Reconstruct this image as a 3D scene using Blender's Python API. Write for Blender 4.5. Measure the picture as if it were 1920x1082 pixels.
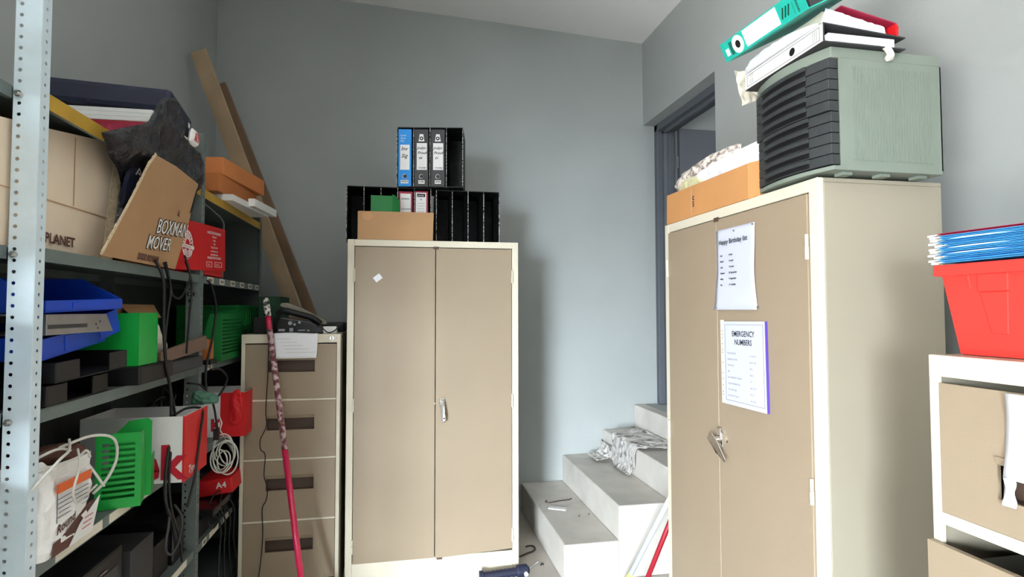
import bpy, math, random
from math import sin, cos, pi, radians as RAD
from mathutils import Vector, Matrix, noise
random.seed(7)
for o in list(bpy.data.objects): bpy.data.objects.remove(o)
SC = bpy.context.scene
COL = SC.collection

# ------------------------------------------------------------------ camera
FPX, YAW, PIT, ROL, CH = 1060.0, 0.1916, 0.038, -0.0014, 1.432
cd = bpy.data.cameras.new('camera'); cam = bpy.data.objects.new('camera', cd); COL.objects.link(cam)
cd.sensor_width = 36; cd.sensor_fit = 'HORIZONTAL'; cd.lens = 36*FPX/1920; cd.clip_start = .01
f = Vector((sin(YAW)*cos(PIT), cos(YAW)*cos(PIT), sin(PIT)))
r = Vector((cos(YAW), -sin(YAW), 0)); u = r.cross(f)
r2 = cos(ROL)*r + sin(ROL)*u; u2 = -sin(ROL)*r + cos(ROL)*u
cam.matrix_world = Matrix(((r2.x, u2.x, -f.x, 0), (r2.y, u2.y, -f.y, 0), (r2.z, u2.z, -f.z, CH), (0, 0, 0, 1)))
SC.camera = cam

# ------------------------------------------------------------------ world, lights, exposure
SC.view_settings.view_transform = 'Standard'; SC.view_settings.look = 'None'
SC.view_settings.gamma = 1.0; SC.view_settings.exposure = 0.08
SC.view_settings.use_curve_mapping = False
SKY, CEILING_FILL, DOOR, ROLLER = 27.0, 160.0, 145.0, 9.0
w = bpy.data.worlds.new('sky'); SC.world = w; w.use_nodes = True
nt = w.node_tree; nt.nodes.clear()
out = nt.nodes.new('ShaderNodeOutputWorld'); bg = nt.nodes.new('ShaderNodeBackground')
tc = nt.nodes.new('ShaderNodeTexCoord'); sp = nt.nodes.new('ShaderNodeSeparateXYZ'); cr = nt.nodes.new('ShaderNodeValToRGB')
nt.links.new(tc.outputs['Generated'], sp.inputs[0]); nt.links.new(sp.outputs['Z'], cr.inputs[0])
cr.color_ramp.elements[0].position = .0; cr.color_ramp.elements[0].color = (.10, .10, .095, 1)
cr.color_ramp.elements[1].position = .01; cr.color_ramp.elements[1].color = (.90, .95, 1.0, 1)
nt.links.new(cr.outputs[0], bg.inputs[0]); bg.inputs[1].default_value = SKY; nt.links.new(bg.outputs[0], out.inputs[0])

def area(name, loc, target, sx, sy, power, col=(1, 1, 1), spread=180, portal=False):
    l = bpy.data.lights.new(name, 'AREA'); l.shape = 'RECTANGLE'; l.size = sx; l.size_y = sy
    l.energy = power; l.color = col; l.spread = RAD(spread)
    if portal: l.cycles.is_portal = True
    o = bpy.data.objects.new(name, l); COL.objects.link(o); o.location = loc
    o.rotation_euler = (Vector(target)-Vector(loc)).to_track_quat('-Z', 'Y').to_euler(); return o
# daylight enters by a doorway and a roller door behind the camera on the left
area('rear_doorway_portal', (-3.2, -4.99, 1.05), (-3.2, 0, 1.05), 1.5, 2.1, 1, portal=True)
area('roller_door_portal', (-4.49, -2.6, 1.15), (0, -2.6, 1.15), 3.4, 2.3, 1, portal=True)
area('rear_doorway_daylight', (-3.2, -5.02, 1.05), (.9, 4.0, -1.2), 1.4, 2.0, DOOR, (.82, .92, 1), spread=48)
area('roller_door_daylight', (-4.52, -2.6, 1.15), (1.1, 1.3, -.9), 3.2, 2.2, ROLLER, (.93, .97, 1), spread=56)
area('added_ceiling_fill', (-3.6, -2.2, .35), (.2, 1.4, 4.6), 1.6, 1.6, CEILING_FILL, (1, .99, .97), spread=70)  # fill lamp added to lift the ceiling and upper walls
area('next_room_fill', (3.6, 2.6, 2.9), (2.2, 4.0, 2.4), .8, .8, 9, (.95, .98, 1))  # unseen lamp added to brighten the room past the door

# ------------------------------------------------------------------ materials
MT = {}
def mat(name, col, rough=.6, metal=0., var=.06, scale=8., bump=0., bscale=60., spec=.4, trans=0., coat=0., ramp=None):
    """col is sRGB 0-255"""
    lin = lambda c: tuple(((x/255)/12.92 if x/255 <= .04045 else ((x/255+.055)/1.055)**2.4) for x in c)
    m = bpy.data.materials.new(name); m.use_nodes = True; n = m.node_tree; b = n.nodes['Principled BSDF']
    c = lin(col)
    b.inputs['Roughness'].default_value = rough; b.inputs['Metallic'].default_value = metal
    b.inputs['Specular IOR Level'].default_value = spec
    if coat: b.inputs['Coat Weight'].default_value = coat
    if trans:
        b.inputs['Transmission Weight'].default_value = trans
    t = n.nodes.new('ShaderNodeTexCoord'); ns = n.nodes.new('ShaderNodeTexNoise')
    ns.inputs['Scale'].default_value = scale; ns.inputs['Detail'].default_value = 5
    n.links.new(t.outputs['Object'], ns.inputs['Vector'])
    r = n.nodes.new('ShaderNodeValToRGB'); n.links.new(ns.outputs['Fac'], r.inputs[0])
    r.color_ramp.elements[0].position = .3; r.color_ramp.elements[1].position = .7
    if ramp:
        r.color_ramp.elements[0].color = (*lin(ramp[0]), 1); r.color_ramp.elements[1].color = (*lin(ramp[1]), 1)
        if len(ramp) > 2: r.color_ramp.elements[0].position, r.color_ramp.elements[1].position = ramp[2:4]
    else:
        r.color_ramp.elements[0].color = (*[x*(1-var) for x in c], 1); r.color_ramp.elements[1].color = (*[min(1, x*(1+var)) for x in c], 1)
    n.links.new(r.outputs[0], b.inputs['Base Color'])
    if bump:
        n2 = n.nodes.new('ShaderNodeTexNoise'); n2.inputs['Scale'].default_value = bscale; n2.inputs['Detail'].default_value = 4
        n.links.new(t.outputs['Object'], n2.inputs['Vector'])
        bp = n.nodes.new('ShaderNodeBump'); bp.inputs['Strength'].default_value = bump; bp.inputs['Distance'].default_value = .01
        n.links.new(n2.outputs['Fac'], bp.inputs['Height']); n.links.new(bp.outputs[0], b.inputs['Normal'])
    MT[name] = m; return m
mat('wall_paint', (166, 171, 170), .75, var=.04, scale=2.2, bump=.10, bscale=35)
mat('wall_far', (176, 180, 180), .75, var=.04, scale=2.2, bump=.10, bscale=35)
mat('ceiling_paint', (246, 246, 245), .8, var=.02, scale=2)
mat('concrete', (208, 203, 195), .7, var=.10, scale=5, bump=.10, bscale=40)
mat('floor_screed', (190, 183, 174), .65, var=.12, scale=4, bump=.1, bscale=30)
mat('ground', (120, 118, 112), .9, var=.1, scale=2)
mat('cream_steel', (214, 207, 188), .42, var=.03, scale=3, bump=.03, bscale=200)
mat('taupe_steel', (152, 136, 115), .42, var=.03, scale=3, bump=.06, bscale=260)
mat('cream_steel_shaded', (156, 149, 132), .45, var=.03, scale=3)  # cream steel darkened: the shade on the carcass sides is put into the colour
mat('taupe_dark', (84, 66, 56), .5, var=.08)
mat('rack_steel', (112, 122, 120), .45, metal=.1, var=.06, scale=20)
mat('lit_post_pale_pole', (208, 224, 232), .45, metal=.0, var=.05, scale=20)  # near post: strong daylight put into a paler colour; also plain paint of a pole
mat('shelf_steel', (106, 118, 116), .5, metal=.1, var=.08, scale=12)
mat('rack_panel', (78, 86, 84), .6, metal=.1, var=.10, scale=8)
mat('yellow_steel', (186, 148, 52), .5, var=.08, scale=12)
mat('chrome', (205, 202, 198), .22, metal=1., var=.03)
mat('steel_dull', (168, 168, 172), .35, metal=.9, var=.10, scale=20)
mat('door_paint', (92, 97, 104), .5, var=.04)
mat('black_plastic', (22, 22, 24), .45, var=.2)
mat('black_gloss', (26, 25, 28), .25, var=.2)
mat('dark_grey', (58, 58, 60), .55, var=.12)
mat('charcoal_drawer', (54, 57, 58), .5, var=.10, bump=.1, bscale=120)
mat('grey_plastic', (124, 134, 124), .55, var=.05, bump=.05, bscale=150)
mat('black_marble', (20, 20, 22), .6, ramp=((6, 6, 7), (40, 40, 43), .52, .82), scale=26)
mat('worn_edge', (120, 120, 122), .7, ramp=((26, 26, 28), (206, 206, 204), .44, .56), scale=110)
mat('navy', (30, 34, 56), .6, var=.12)
mat('blue_plastic', (20, 70, 190), .4, var=.08)
mat('blue_folder', (70, 158, 228), .55, var=.12, scale=30)
mat('blue_binder', (30, 140, 220), .5, var=.06)
mat('green_plastic', (20, 160, 62), .4, var=.06)
mat('green_dark', (16, 112, 50), .5, var=.08)
mat('green_panel', (18, 62, 40), .6, var=.1)
mat('teal', (36, 176, 160), .5, var=.14, scale=14)
mat('red_card', (206, 28, 34), .5, var=.06)
mat('red_plastic', (232, 62, 54), .4, var=.05, scale=12)
mat('red_deep', (150, 26, 40), .5, var=.1)
mat('maroon', (160, 36, 66), .55, var=.08)
mat('white_card', (232, 232, 230), .6, var=.03)
mat('paper', (238, 240, 246), .7, var=.02)
mat('notice_paper', (196, 199, 214), .7, var=.01)
mat('paper_warm', (226, 220, 204), .75, var=.05)
mat('paper_yellow', (206, 202, 160), .75, var=.05)
mat('grey_ink', (112, 114, 124), .8)
mat('ink', (30, 30, 36), .8, var=.05)
mat('red_ink', (186, 28, 48), .7, var=.05)
mat('kraft', (176, 138, 100), .8, var=.06, scale=6, bump=.04, bscale=25)
mat('kraft_light', (230, 212, 188), .8, var=.05, scale=6, bump=.04, bscale=25)
mat('kraft_orange', (186, 112, 60), .75, var=.06, scale=5)
mat('kraft_amber', (206, 128, 74), .75, var=.06, scale=5)
mat('kraft_flap', (190, 146, 104), .8, var=.05, scale=6)
mat('kraft_edge', (214, 196, 164), .9, var=.18, scale=90)
mat('kraft_right', (192, 138, 86), .8, var=.05, scale=6, bump=.04, bscale=25)
mat('timber', (170, 148, 120), .7, var=.14, scale=5)
mat('timber_dark', (132, 106, 82), .7, var=.14, scale=5)
mat('brown_panel', (120, 96, 82), .6, var=.12)
mat('blade_grey', (142, 138, 124), .6, var=.1)
mat('magenta_pole', (204, 36, 80), .25, var=.10, scale=30, coat=.4)
mat('pole_tape', (168, 120, 122), .6, ramp=((110, 60, 66), (200, 176, 176), .44, .58), scale=46)
mat('pole_grip', (172, 172, 166), .7, ramp=((40, 44, 40), (206, 204, 198), .44, .54), scale=60)
mat('black_bag', (46, 45, 50), .22, var=.3, scale=10, bump=.9, bscale=34, spec=.6)
mat('white_plastic', (236, 236, 234), .4, var=.04)
mat('dust_sheet', (214, 210, 204), .8, var=.06)
mat('print_fabric', (170, 162, 156), .85, ramp=((118, 114, 112), (206, 202, 198), .34, .50), scale=30)
mat('newsprint', (190, 178, 170), .85, ramp=((120, 106, 100), (214, 204, 196), .40, .54), scale=50)
mat('orange_label', (226, 104, 50), .6, var=.06)
mat('brown_print', (92, 58, 50), .7, var=.08)
mat('pcb_green', (70, 112, 92), .5, var=.15, scale=30)
mat('cable_grey', (206, 204, 196), .5, var=.05)
mat('purple_edge', (84, 62, 160), .5, var=.05)
mat('yellow_tip', (226, 220, 110), .6)
mat('rust', (66, 54, 48), .7, var=.2)

# ------------------------------------------------------------------ helpers
def noi(p, s=1.): return noise.noise(Vector(p)*s)
class MB:
    def __init__(s): s.v = []; s.f = []
    def add(s, vs, fs, M=None):
        k = len(s.v); s.v += [tuple(M @ Vector(p)) if M else tuple(p) for p in vs]
        s.f += [tuple(i+k for i in g) for g in fs]; return s
    def box(s, x0, x1, y0, y1, z0, z1, M=None):
        x0, x1 = sorted((x0, x1)); y0, y1 = sorted((y0, y1)); z0, z1 = sorted((z0, z1))
        vs = [(x0, y0, z0), (x1, y0, z0), (x1, y1, z0), (x0, y1, z0), (x0, y0, z1), (x1, y0, z1), (x1, y1, z1), (x0, y1, z1)]
        return s.add(vs, [(3, 2, 1, 0), (4, 5, 6, 7), (0, 1, 5, 4), (1, 2, 6, 5), (2, 3, 7, 6), (3, 0, 4, 7)], M)
    def prism(s, poly, ex, M=None):
        """poly: 3-D points of one face; ex: extrusion vector"""
        n = len(poly); e = Vector(ex); a = [Vector(p) for p in poly]; vs = [tuple(p) for p in a]+[tuple(p+e) for p in a]
        nrm = sum(((a[i]).cross(a[(i+1) % n]) for i in range(n)), Vector())
        if nrm.dot(e) > 0: fs = [tuple(range(n))[::-1], tuple(range(n, 2*n))]+[(i, (i+1) % n, n+(i+1) % n, n+i) for i in range(n)]
        else: fs = [tuple(range(n)), tuple(range(n, 2*n))[::-1]]+[(i, n+i, n+(i+1) % n, (i+1) % n) for i in range(n)]
        return s.add(vs, fs, M)
    def tube(s, pts, rad, n=8, M=None, cap=True):
        P = [Vector(p) for p in pts]; vs = []; fs = []; up = None
        for i, p in enumerate(P):
            t = (P[min(i+1, len(P)-1)]-P[max(i-1, 0)])
            t = t.normalized() if t.length > 1e-9 else Vector((0, 0, 1))
            if up is None: up = Vector((0, 0, 1)) if abs(t.z) < .9 else Vector((1, 0, 0))
            a = t.cross(up)
            if a.length < 1e-6: a = t.cross(Vector((1, .3, .1)))
            a.normalize(); b = t.cross(a).normalized(); up = -b if (-b).dot(up) > 0 else b
            rr = rad[i] if isinstance(rad, (list, tuple)) else rad
            for k in range(n): vs.append(tuple(p+a*cos(2*pi*k/n)*rr+b*sin(2*pi*k/n)*rr))
        for i in range(len(P)-1):
            for k in range(n): fs.append((i*n+k, i*n+(k+1) % n, (i+1)*n+(k+1) % n, (i+1)*n+k))
        if cap: fs += [tuple(range(n))[::-1], tuple(range((len(P)-1)*n, len(P)*n))]
        return s.add(vs, fs, M)
    def cyl(s, a, b, r, n=16, M=None, r2=None): return s.tube([a, b], [r, r if r2 is None else r2], n, M)
    def grid(s, fn, nu, nv, M=None):
        vs = [fn(i/nu, j/nv) for j in range(nv+1) for i in range(nu+1)]
        fs = [(j*(nu+1)+i, j*(nu+1)+i+1, (j+1)*(nu+1)+i+1, (j+1)*(nu+1)+i) for j in range(nv) for i in range(nu)]
        return s.add(vs, fs, M)
    def build(s, name, m, parent=None, bevel=0, solid=0, smooth=False, M=None, base=None, world=False):
        """parent given: vertices are in the parent's thing frame (world=True: given in world space)"""
        me = bpy.data.meshes.new(name); vs = s.v
        if M: vs = [tuple(M @ Vector(p)) for p in vs]
        if world and parent is not None:
            I = WM[parent.name].inverted(); vs = [tuple(I @ Vector(p)) for p in vs]
        if base is not None: vs = [(x-base[0], y-base[1], z-base[2]) for x, y, z in vs]
        me.from_pydata(vs, [], s.f); me.update()
        o = bpy.data.objects.new(name, me); COL.objects.link(o)
        if base is not None: o.location = base
        me.materials.append(MT[m] if isinstance(m, str) else m)
        if smooth:
            for p in me.polygons: p.use_smooth = True
        if parent is not None: o.parent = parent; WM[o.name] = WM[parent.name]
        if solid:
            md = o.modifiers.new('thick', 'SOLIDIFY'); md.thickness = solid; md.offset = 0
        if bevel:
            md = o.modifiers.new('bevel', 'BEVEL'); md.width = bevel; md.segments = 2; md.limit_method = 'ANGLE'; md.angle_limit = RAD(40)
        return o
WM = {}
def thing(name, label, cat, loc=(0, 0, 0), rz=0, group=None, M=None):
    o = bpy.data.objects.new(name, None); COL.objects.link(o); o.empty_display_size = .05
    mw = M if M is not None else Matrix.Translation(loc) @ Matrix.Rotation(rz, 4, 'Z')
    o.matrix_world = mw; WM[o.name] = mw; o['label'] = label; o['category'] = cat
    if group: o['group'] = group
    return o
def tag(o, label, cat, group=None):
    o['label'] = label; o['category'] = cat
    if group: o['group'] = group
    return o
def struct(o): o['kind'] = 'structure'; return o
def spline(pts, sub=8):
    P = [Vector(p) for p in pts]; out = []
    for i in range(len(P)-1):
        p0 = P[max(i-1, 0)]; p1 = P[i]; p2 = P[i+1]; p3 = P[min(i+2, len(P)-1)]
        for k in range(sub):
            t = k/sub; out.append(.5*((2*p1)+(-p0+p2)*t+(2*p0-5*p1+4*p2-p3)*t*t+(-p0+3*p1-3*p2+p3)*t**3))
    out.append(P[-1]); return out
def text_mb(mb, s, x, z, size, M, align='LEFT', shear=0, rot=0, y=0, bold=0, sx=1):
    """flat lettering lying in the local x-z plane of M, facing local -Y"""
    c = bpy.data.curves.new('t', 'FONT'); c.body = s; c.size = size; c.align_x = align; c.shear = shear; c.offset = bold; c.resolution_u = 2
    o = bpy.data.objects.new('t', c); COL.objects.link(o)
    bpy.context.view_layer.update()
    me = bpy.data.meshes.new_from_object(o.evaluated_get(bpy.context.evaluated_depsgraph_get()))
    R = Matrix.Translation((x, y, z)) @ Matrix.Rotation(rot, 4, 'Y') @ Matrix.Rotation(pi/2, 4, 'X') @ Matrix.Diagonal((sx, 1, 1, 1))
    mb.add([tuple(M @ (R @ v.co)) for v in me.vertices], [tuple(p.vertices) for p in me.polygons])
    bpy.data.objects.remove(o); bpy.data.curves.remove(c); bpy.data.meshes.remove(me); return mb
I4 = Matrix.Identity(4)
def blob(mb, outline, axis, depth, amp=.01, fs=18, rings=7, seed=0, bias=0.):
    """crumpled soft body: outline is a closed 3-D polygon, thickened along axis; creases by ridged noise"""
    ax = Vector(axis).normalized(); O = spline(list(outline)+[outline[0]], 5)[:-1]; n = len(O)
    c = sum(O, Vector())/n; vs = []; fq = fs; fs = []
    def disp(p, k):
        q = p+Vector((seed*3.1, seed*1.7, seed)); a = 1-abs(noise.noise(q*fq))*2.2; b = noise.noise(q*fq*2.3)
        return (a*.6+b*.5)*amp*k
    for side in (1, -1):
        for j in range(rings+1):
            t = 1-j/rings
            for i in range(n):
                p = c+(O[i]-c)*t; h = depth*math.sqrt(max(0, 1-t**2.6))
                d = disp(p+ax*side*.03, 1)*(.25 if j == 0 else 1)
                e = disp(p*1.3+Vector((5, 2, 1)), .5)
                vs.append(tuple(p+ax*(side*h+d+bias*(1-t))+(O[i]-c).normalized()*e*t))
    base = (rings+1)*n
    for sd in (0, 1):
        for j in range(rings):
            for i in range(n):
                a = sd*base+j*n+i; b = sd*base+j*n+(i+1) % n; q = (a, b, b+n, a+n)
                fs.append(q if sd == 0 else q[::-1])
    for i in range(n):
        fs.append((i, i+base, (i+1) % n+base, (i+1) % n))
    return mb.add(vs, fs)
def perfor(mb, o, ud, w, h, hu, pitch=.026, r=.0045, z0=.012):
    """perforated strip: o corner, ud unit direction of width w, holes at hu along it"""
    o = Vector(o); ud = Vector(ud); n = int(h/pitch)
    for k in range(n):
        a = o+Vector((0, 0, k*pitch)); c = a+ud*hu+Vector((0, 0, pitch/2))
        outer = [(w, .5), (w, 1), (hu, 1), (0, 1), (0, .5), (0, 0), (hu, 0), (w, 0)]
        vo = [a+ud*x+Vector((0, 0, y*pitch)) for x, y in outer]
        vi = [c+ud*r*cos(t*pi/4)+Vector((0, 0, r*sin(t*pi/4))) for t in range(8)]
        mb.add([tuple(p) for p in vo+vi], [(i, (i+1) % 8, 8+(i+1) % 8, 8+i) for i in range(8)])
    a = o+Vector((0, 0, n*pitch)); mb.add([tuple(a), tuple(a+ud*w), tuple(a+ud*w+Vector((0, 0, h-n*pitch))), tuple(a+Vector((0, 0, h-n*pitch)))], [(0, 1, 2, 3)])

# ------------------------------------------------------------------ room shell
B = 4.0; RX = 1.797; LX = -1.22; RY = -5.0; WX = -4.5
def cz(x): return 3.62-.0480*(x+1.22)
m = MB(); m.box(WX-.2, RX+.3, RY-.2, B+.2, -.2, 0); struct(m.build('floor', 'floor_screed'))
m = MB(); m.add([(WX-.2, RY-.2, cz(WX-.2)), (RX+.3, RY-.2, cz(RX+.3)), (RX+.3, B+.2, cz(RX+.3)), (WX-.2, B+.2, cz(WX-.2))], [(0, 1, 2, 3)])
o = struct(m.build('ceiling', 'ceiling_paint', solid=.1)); o.location.z = .05
def bwall(u, v):
    x = LX-.2+(5.4-LX+.2)*u; z = -.2+4.4*v
    return (x, B+.004*noi((x, 0, z), 1.1), z)
m = MB(); m.grid(bwall, 60, 44); m.box(LX-.2, 5.4, B+.02, B+.2, -.2, 4.2); struct(m.build('wall_back', 'wall_paint', smooth=False))
m = MB(); m.box(LX-.2, LX, .50, B, -.2, 4.0); m.box(WX-.2, LX-.2, .50, .70, -.2, 4.0); m.box(WX-.2, WX, RY, -4.3, -.2, 4.0); m.box(WX-.2, WX, -.9, .50, -.2, 4.0); m.box(WX-.2, WX, -4.3, -.9, 2.3, 4.0)
struct(m.build('wall_left', 'wall_paint'))
m = MB(); m.box(RX, RX+.25, RY, 2.99, -.2, 4.0); m.box(RX, RX+.25, 2.99, B, 2.837, 4.0); m.box(RX, RX+.25, 2.99, B, -.2, .727)
struct(m.build('wall_right', 'wall_paint'))
m = MB(); m.box(WX-.2, -3.95, RY-.2, RY, -.2, 4.0); m.box(-2.45, RX+.25, RY-.2, RY, -.2, 4.0); m.box(-3.95, -2.45, RY-.2, RY, 2.1, 4.0); struct(m.build('wall_rear', 'wall_paint'))
# room beyond the door
m = MB(); m.box(RX+.25, 5.4, 1.4, B, .6, .727); m.box(5.3, 5.4, 1.4, B, .6, 3.4); m.box(RX+.25, 5.4, 1.3, 1.4, .6, 3.4); m.box(RX+.25, 5.4, 1.3, B, 3.3, 3.4)
struct(m.build('wall_far', 'wall_far'))
# door frame and leaf
t = bpy.data.objects.new('door_1', None); COL.objects.link(t); t.location = (1.96, 3.5, .727); WM[t.name] = Matrix.Translation((1.96, 3.5, .727)); t['kind'] = 'structure'
m = MB(); m.box(1.885, 2.03, 3.945, 3.995, .73, 2.835); m.box(1.885, 2.03, 2.995, 3.045, .73, 2.835); m.box(1.885, 2.03, 2.995, 3.995, 2.785, 2.835)
m.box(1.925, 1.955, 3.915, 3.945, .73, 2.79); m.box(1.925, 1.955, 3.045, 3.945, 2.76, 2.787)
m.build('door_frame', 'door_paint', t, bevel=.003, world=True)
m = MB(); m.box(2.045, 2.90, 3.90, 3.942, .735, 2.80); m.build('door_leaf', 'door_paint', t, bevel=.003, world=True)
m = MB()
for z in (1.0, 1.8, 2.5): m.cyl((2.038, 3.92, z), (2.038, 3.92, z+.09), .008, 10)
m.build('hinge', 'steel_dull', t, world=True)

# ------------------------------------------------------------------ staircase
t = thing('staircase', 'pale concrete steps rising to the dark doorway between the two cabinets', 'stairs', (1.3, 3.4, 0))
tops = [(.84, .2), (1.145, .383), (1.452, .555), (1.70, .727)]
for i, (x, z) in enumerate(tops):
    x1 = tops[i+1][0] if i < 3 else RX-.002
    m = MB(); m.box(x, x1, 2.90, B-.004, .001, z); m.build('step', 'concrete', t, bevel=.008, world=True)

# ------------------------------------------------------------------ steel cabinets
def hinge(parent, x, y, z, h=.07):
    m = MB(); m.cyl((x, y, z-h/2), (x, y, z), .0055, 10); m.cyl((x, y, z+.001), (x, y, z+h/2), .0048, 10); m.build('hinge', 'cream_steel', parent, smooth=False)
def cupboard(label, loc, rz, W, H, D, doors, handle):
    t = thing('steel_cupboard', label, 'cupboard', loc, rz)
    b = .035; zt = H-.035; zb = .13
    m = MB(); m.box(0, W, .02, D, H-.012, H); m.box(0, .012, .02, D, 0, H-.012); m.box(W-.012, W, .02, D, 0, H-.012); m.box(.012, W-.012, D-.01, D, 0, H-.012); m.box(.012, W-.012, .03, D-.01, .1, .115)
    m.build('carcass', 'cream_steel_shaded', t, bevel=.002)
    m = MB(); m.box(0, b, 0, .02, 0, H); m.box(W-b, W, 0, .02, 0, H); m.box(b, W-b, 0, .02, zt, H); m.box(b, W-b, 0, .02, 0, zb)
    m.build('front_frame', 'cream_steel', t, bevel=.0025)
    mid = W/2+doors
    for k, (a, c) in enumerate(((b+.003, mid-.002), (mid+.002, W-b-.003))):
        m = MB(); dz = .012 if k == 0 else -.002
        m.prism([(a, -.004, zb-(.004+.004*k)), (c, -.004, zb-.004+(.0 if k == 0 else .016)), (c, -.004, zt-.004), (a, -.004, zt-.004)], (0, .018, 0))
        d = m.build('door', 'taupe_steel', t, bevel=.002)
    for z in (H*.895, H*.52, H*.12):
        hinge(t, b+.001, -.008, z); hinge(t, W-b-.001, -.008, z)
    m = MB(); m.box(mid-.012, mid+.016, -.007, -.002, zt-.012, zt+.003); m.build('latch_plate', 'taupe_dark', t)
    m = MB(); m.box(mid+.01, mid+.04, -.006, -.002, zb-.014, zb-.004); m.build('latch_plate', 'taupe_dark', t)
    return t, mid
# middle cupboard
MX, MY = -.283, 3.06
mc, mid = cupboard('cream and taupe steel cupboard against the back wall with black files on top', (MX, MY, 0), 0, .912, 1.805, .43, .002, None)
# lever handle of the middle cupboard
h = MB(); M_ = Matrix.Translation((mid+.036, -.004, .92)) @ Matrix.Diagonal((.80, 1, .80, 1))
h.box(-.019, .019, -.006, 0, -.005, .052, M_)
hd = h.build('handle_plate', 'chrome', mc, bevel=.004)
h = MB(); h.cyl((0, 0, .022), (0, -.03, .022), .017, 18, M_); h.cyl((0, -.03, .022), (0, -.034, .022), .010, 18, M_); h.build('handle_lock', 'chrome', hd, bevel=.002)
h = MB()
prof = [(-.014, -.016, .02), (.016, -.016, .02), (.022, -.032, -.05), (.022, -.030, -.088), (.010, -.028, -.104), (-.002, -.029, -.096), (-.004, -.032, -.06)]
h.prism(prof, (0, -.009, 0), M_); h.build('handle_grip', 'chrome', hd, bevel=.003)
h = MB(); h.cyl((.009, -.0405, -.074), (.009, -.0425, -.074), .0055, 14, M_); h.build('handle_hole', 'taupe_dark', hd)
m = MB(); m.cyl((mid-.004, -.004, .935), (mid-.004, -.010, .935), .006, 12); m.build('rivet', 'chrome', mc)
# small white tag on its left door
m = MB(); R_ = Matrix.Translation((MX+.155, MY-.0042, 1.602)) @ Matrix.Rotation(RAD(-38), 4, 'Y')
m.box(-.020, .020, -.002, 0, -.015, .015, R_)
tag(m.build('sticker', 'paper', base=(MX+.155, MY-.004, 1.602)), 'small white square sticker askew on the left door of the middle cupboard', 'sticker')

# right cupboard
rc, rmid = cupboard('cream and taupe steel cupboard on the right with two notices on its doors', (1.112, 2.262, 0), -pi/2, .915, 1.795, .405, -.045, None)
for zz in ():
    pass
M_ = Matrix.Translation((rmid+.012, -.004, .965))
h = MB(); h.box(-.016, .016, -.006, 0, -.016, .036, M_); hd = h.build('handle_plate', 'chrome', rc, bevel=.004)
h = MB(); h.cyl((0, 0, .012), (0, -.034, .012), .013, 18, M_); h.box(-.010, .010, -.012, -.004, .016, .052, M_); h.build('handle_lock', 'chrome', hd, bevel=.002)
h = MB(); M2 = M_ @ Matrix.Translation((0, -.034, .012)) @ Matrix.Rotation(RAD(-48), 4, 'Y')
h.prism([(-.020, 0, .018), (.018, 0, .014), (.016, .006, -.03), (.006, .010, -.09), (-.006, .010, -.094), (-.016, .004, -.04)], (0, -.006, 0), M2)
h.box(-.018, -.013, -.002, .02, -.05, .014, M2)
h.build('handle_grip', 'chrome', hd, bevel=.003)
m = MB(); m.cyl((rmid+.052, -.004, .975), (rmid+.052, -.006, .975), .004, 10); m.build('rivet', 'chrome', rc)

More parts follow.
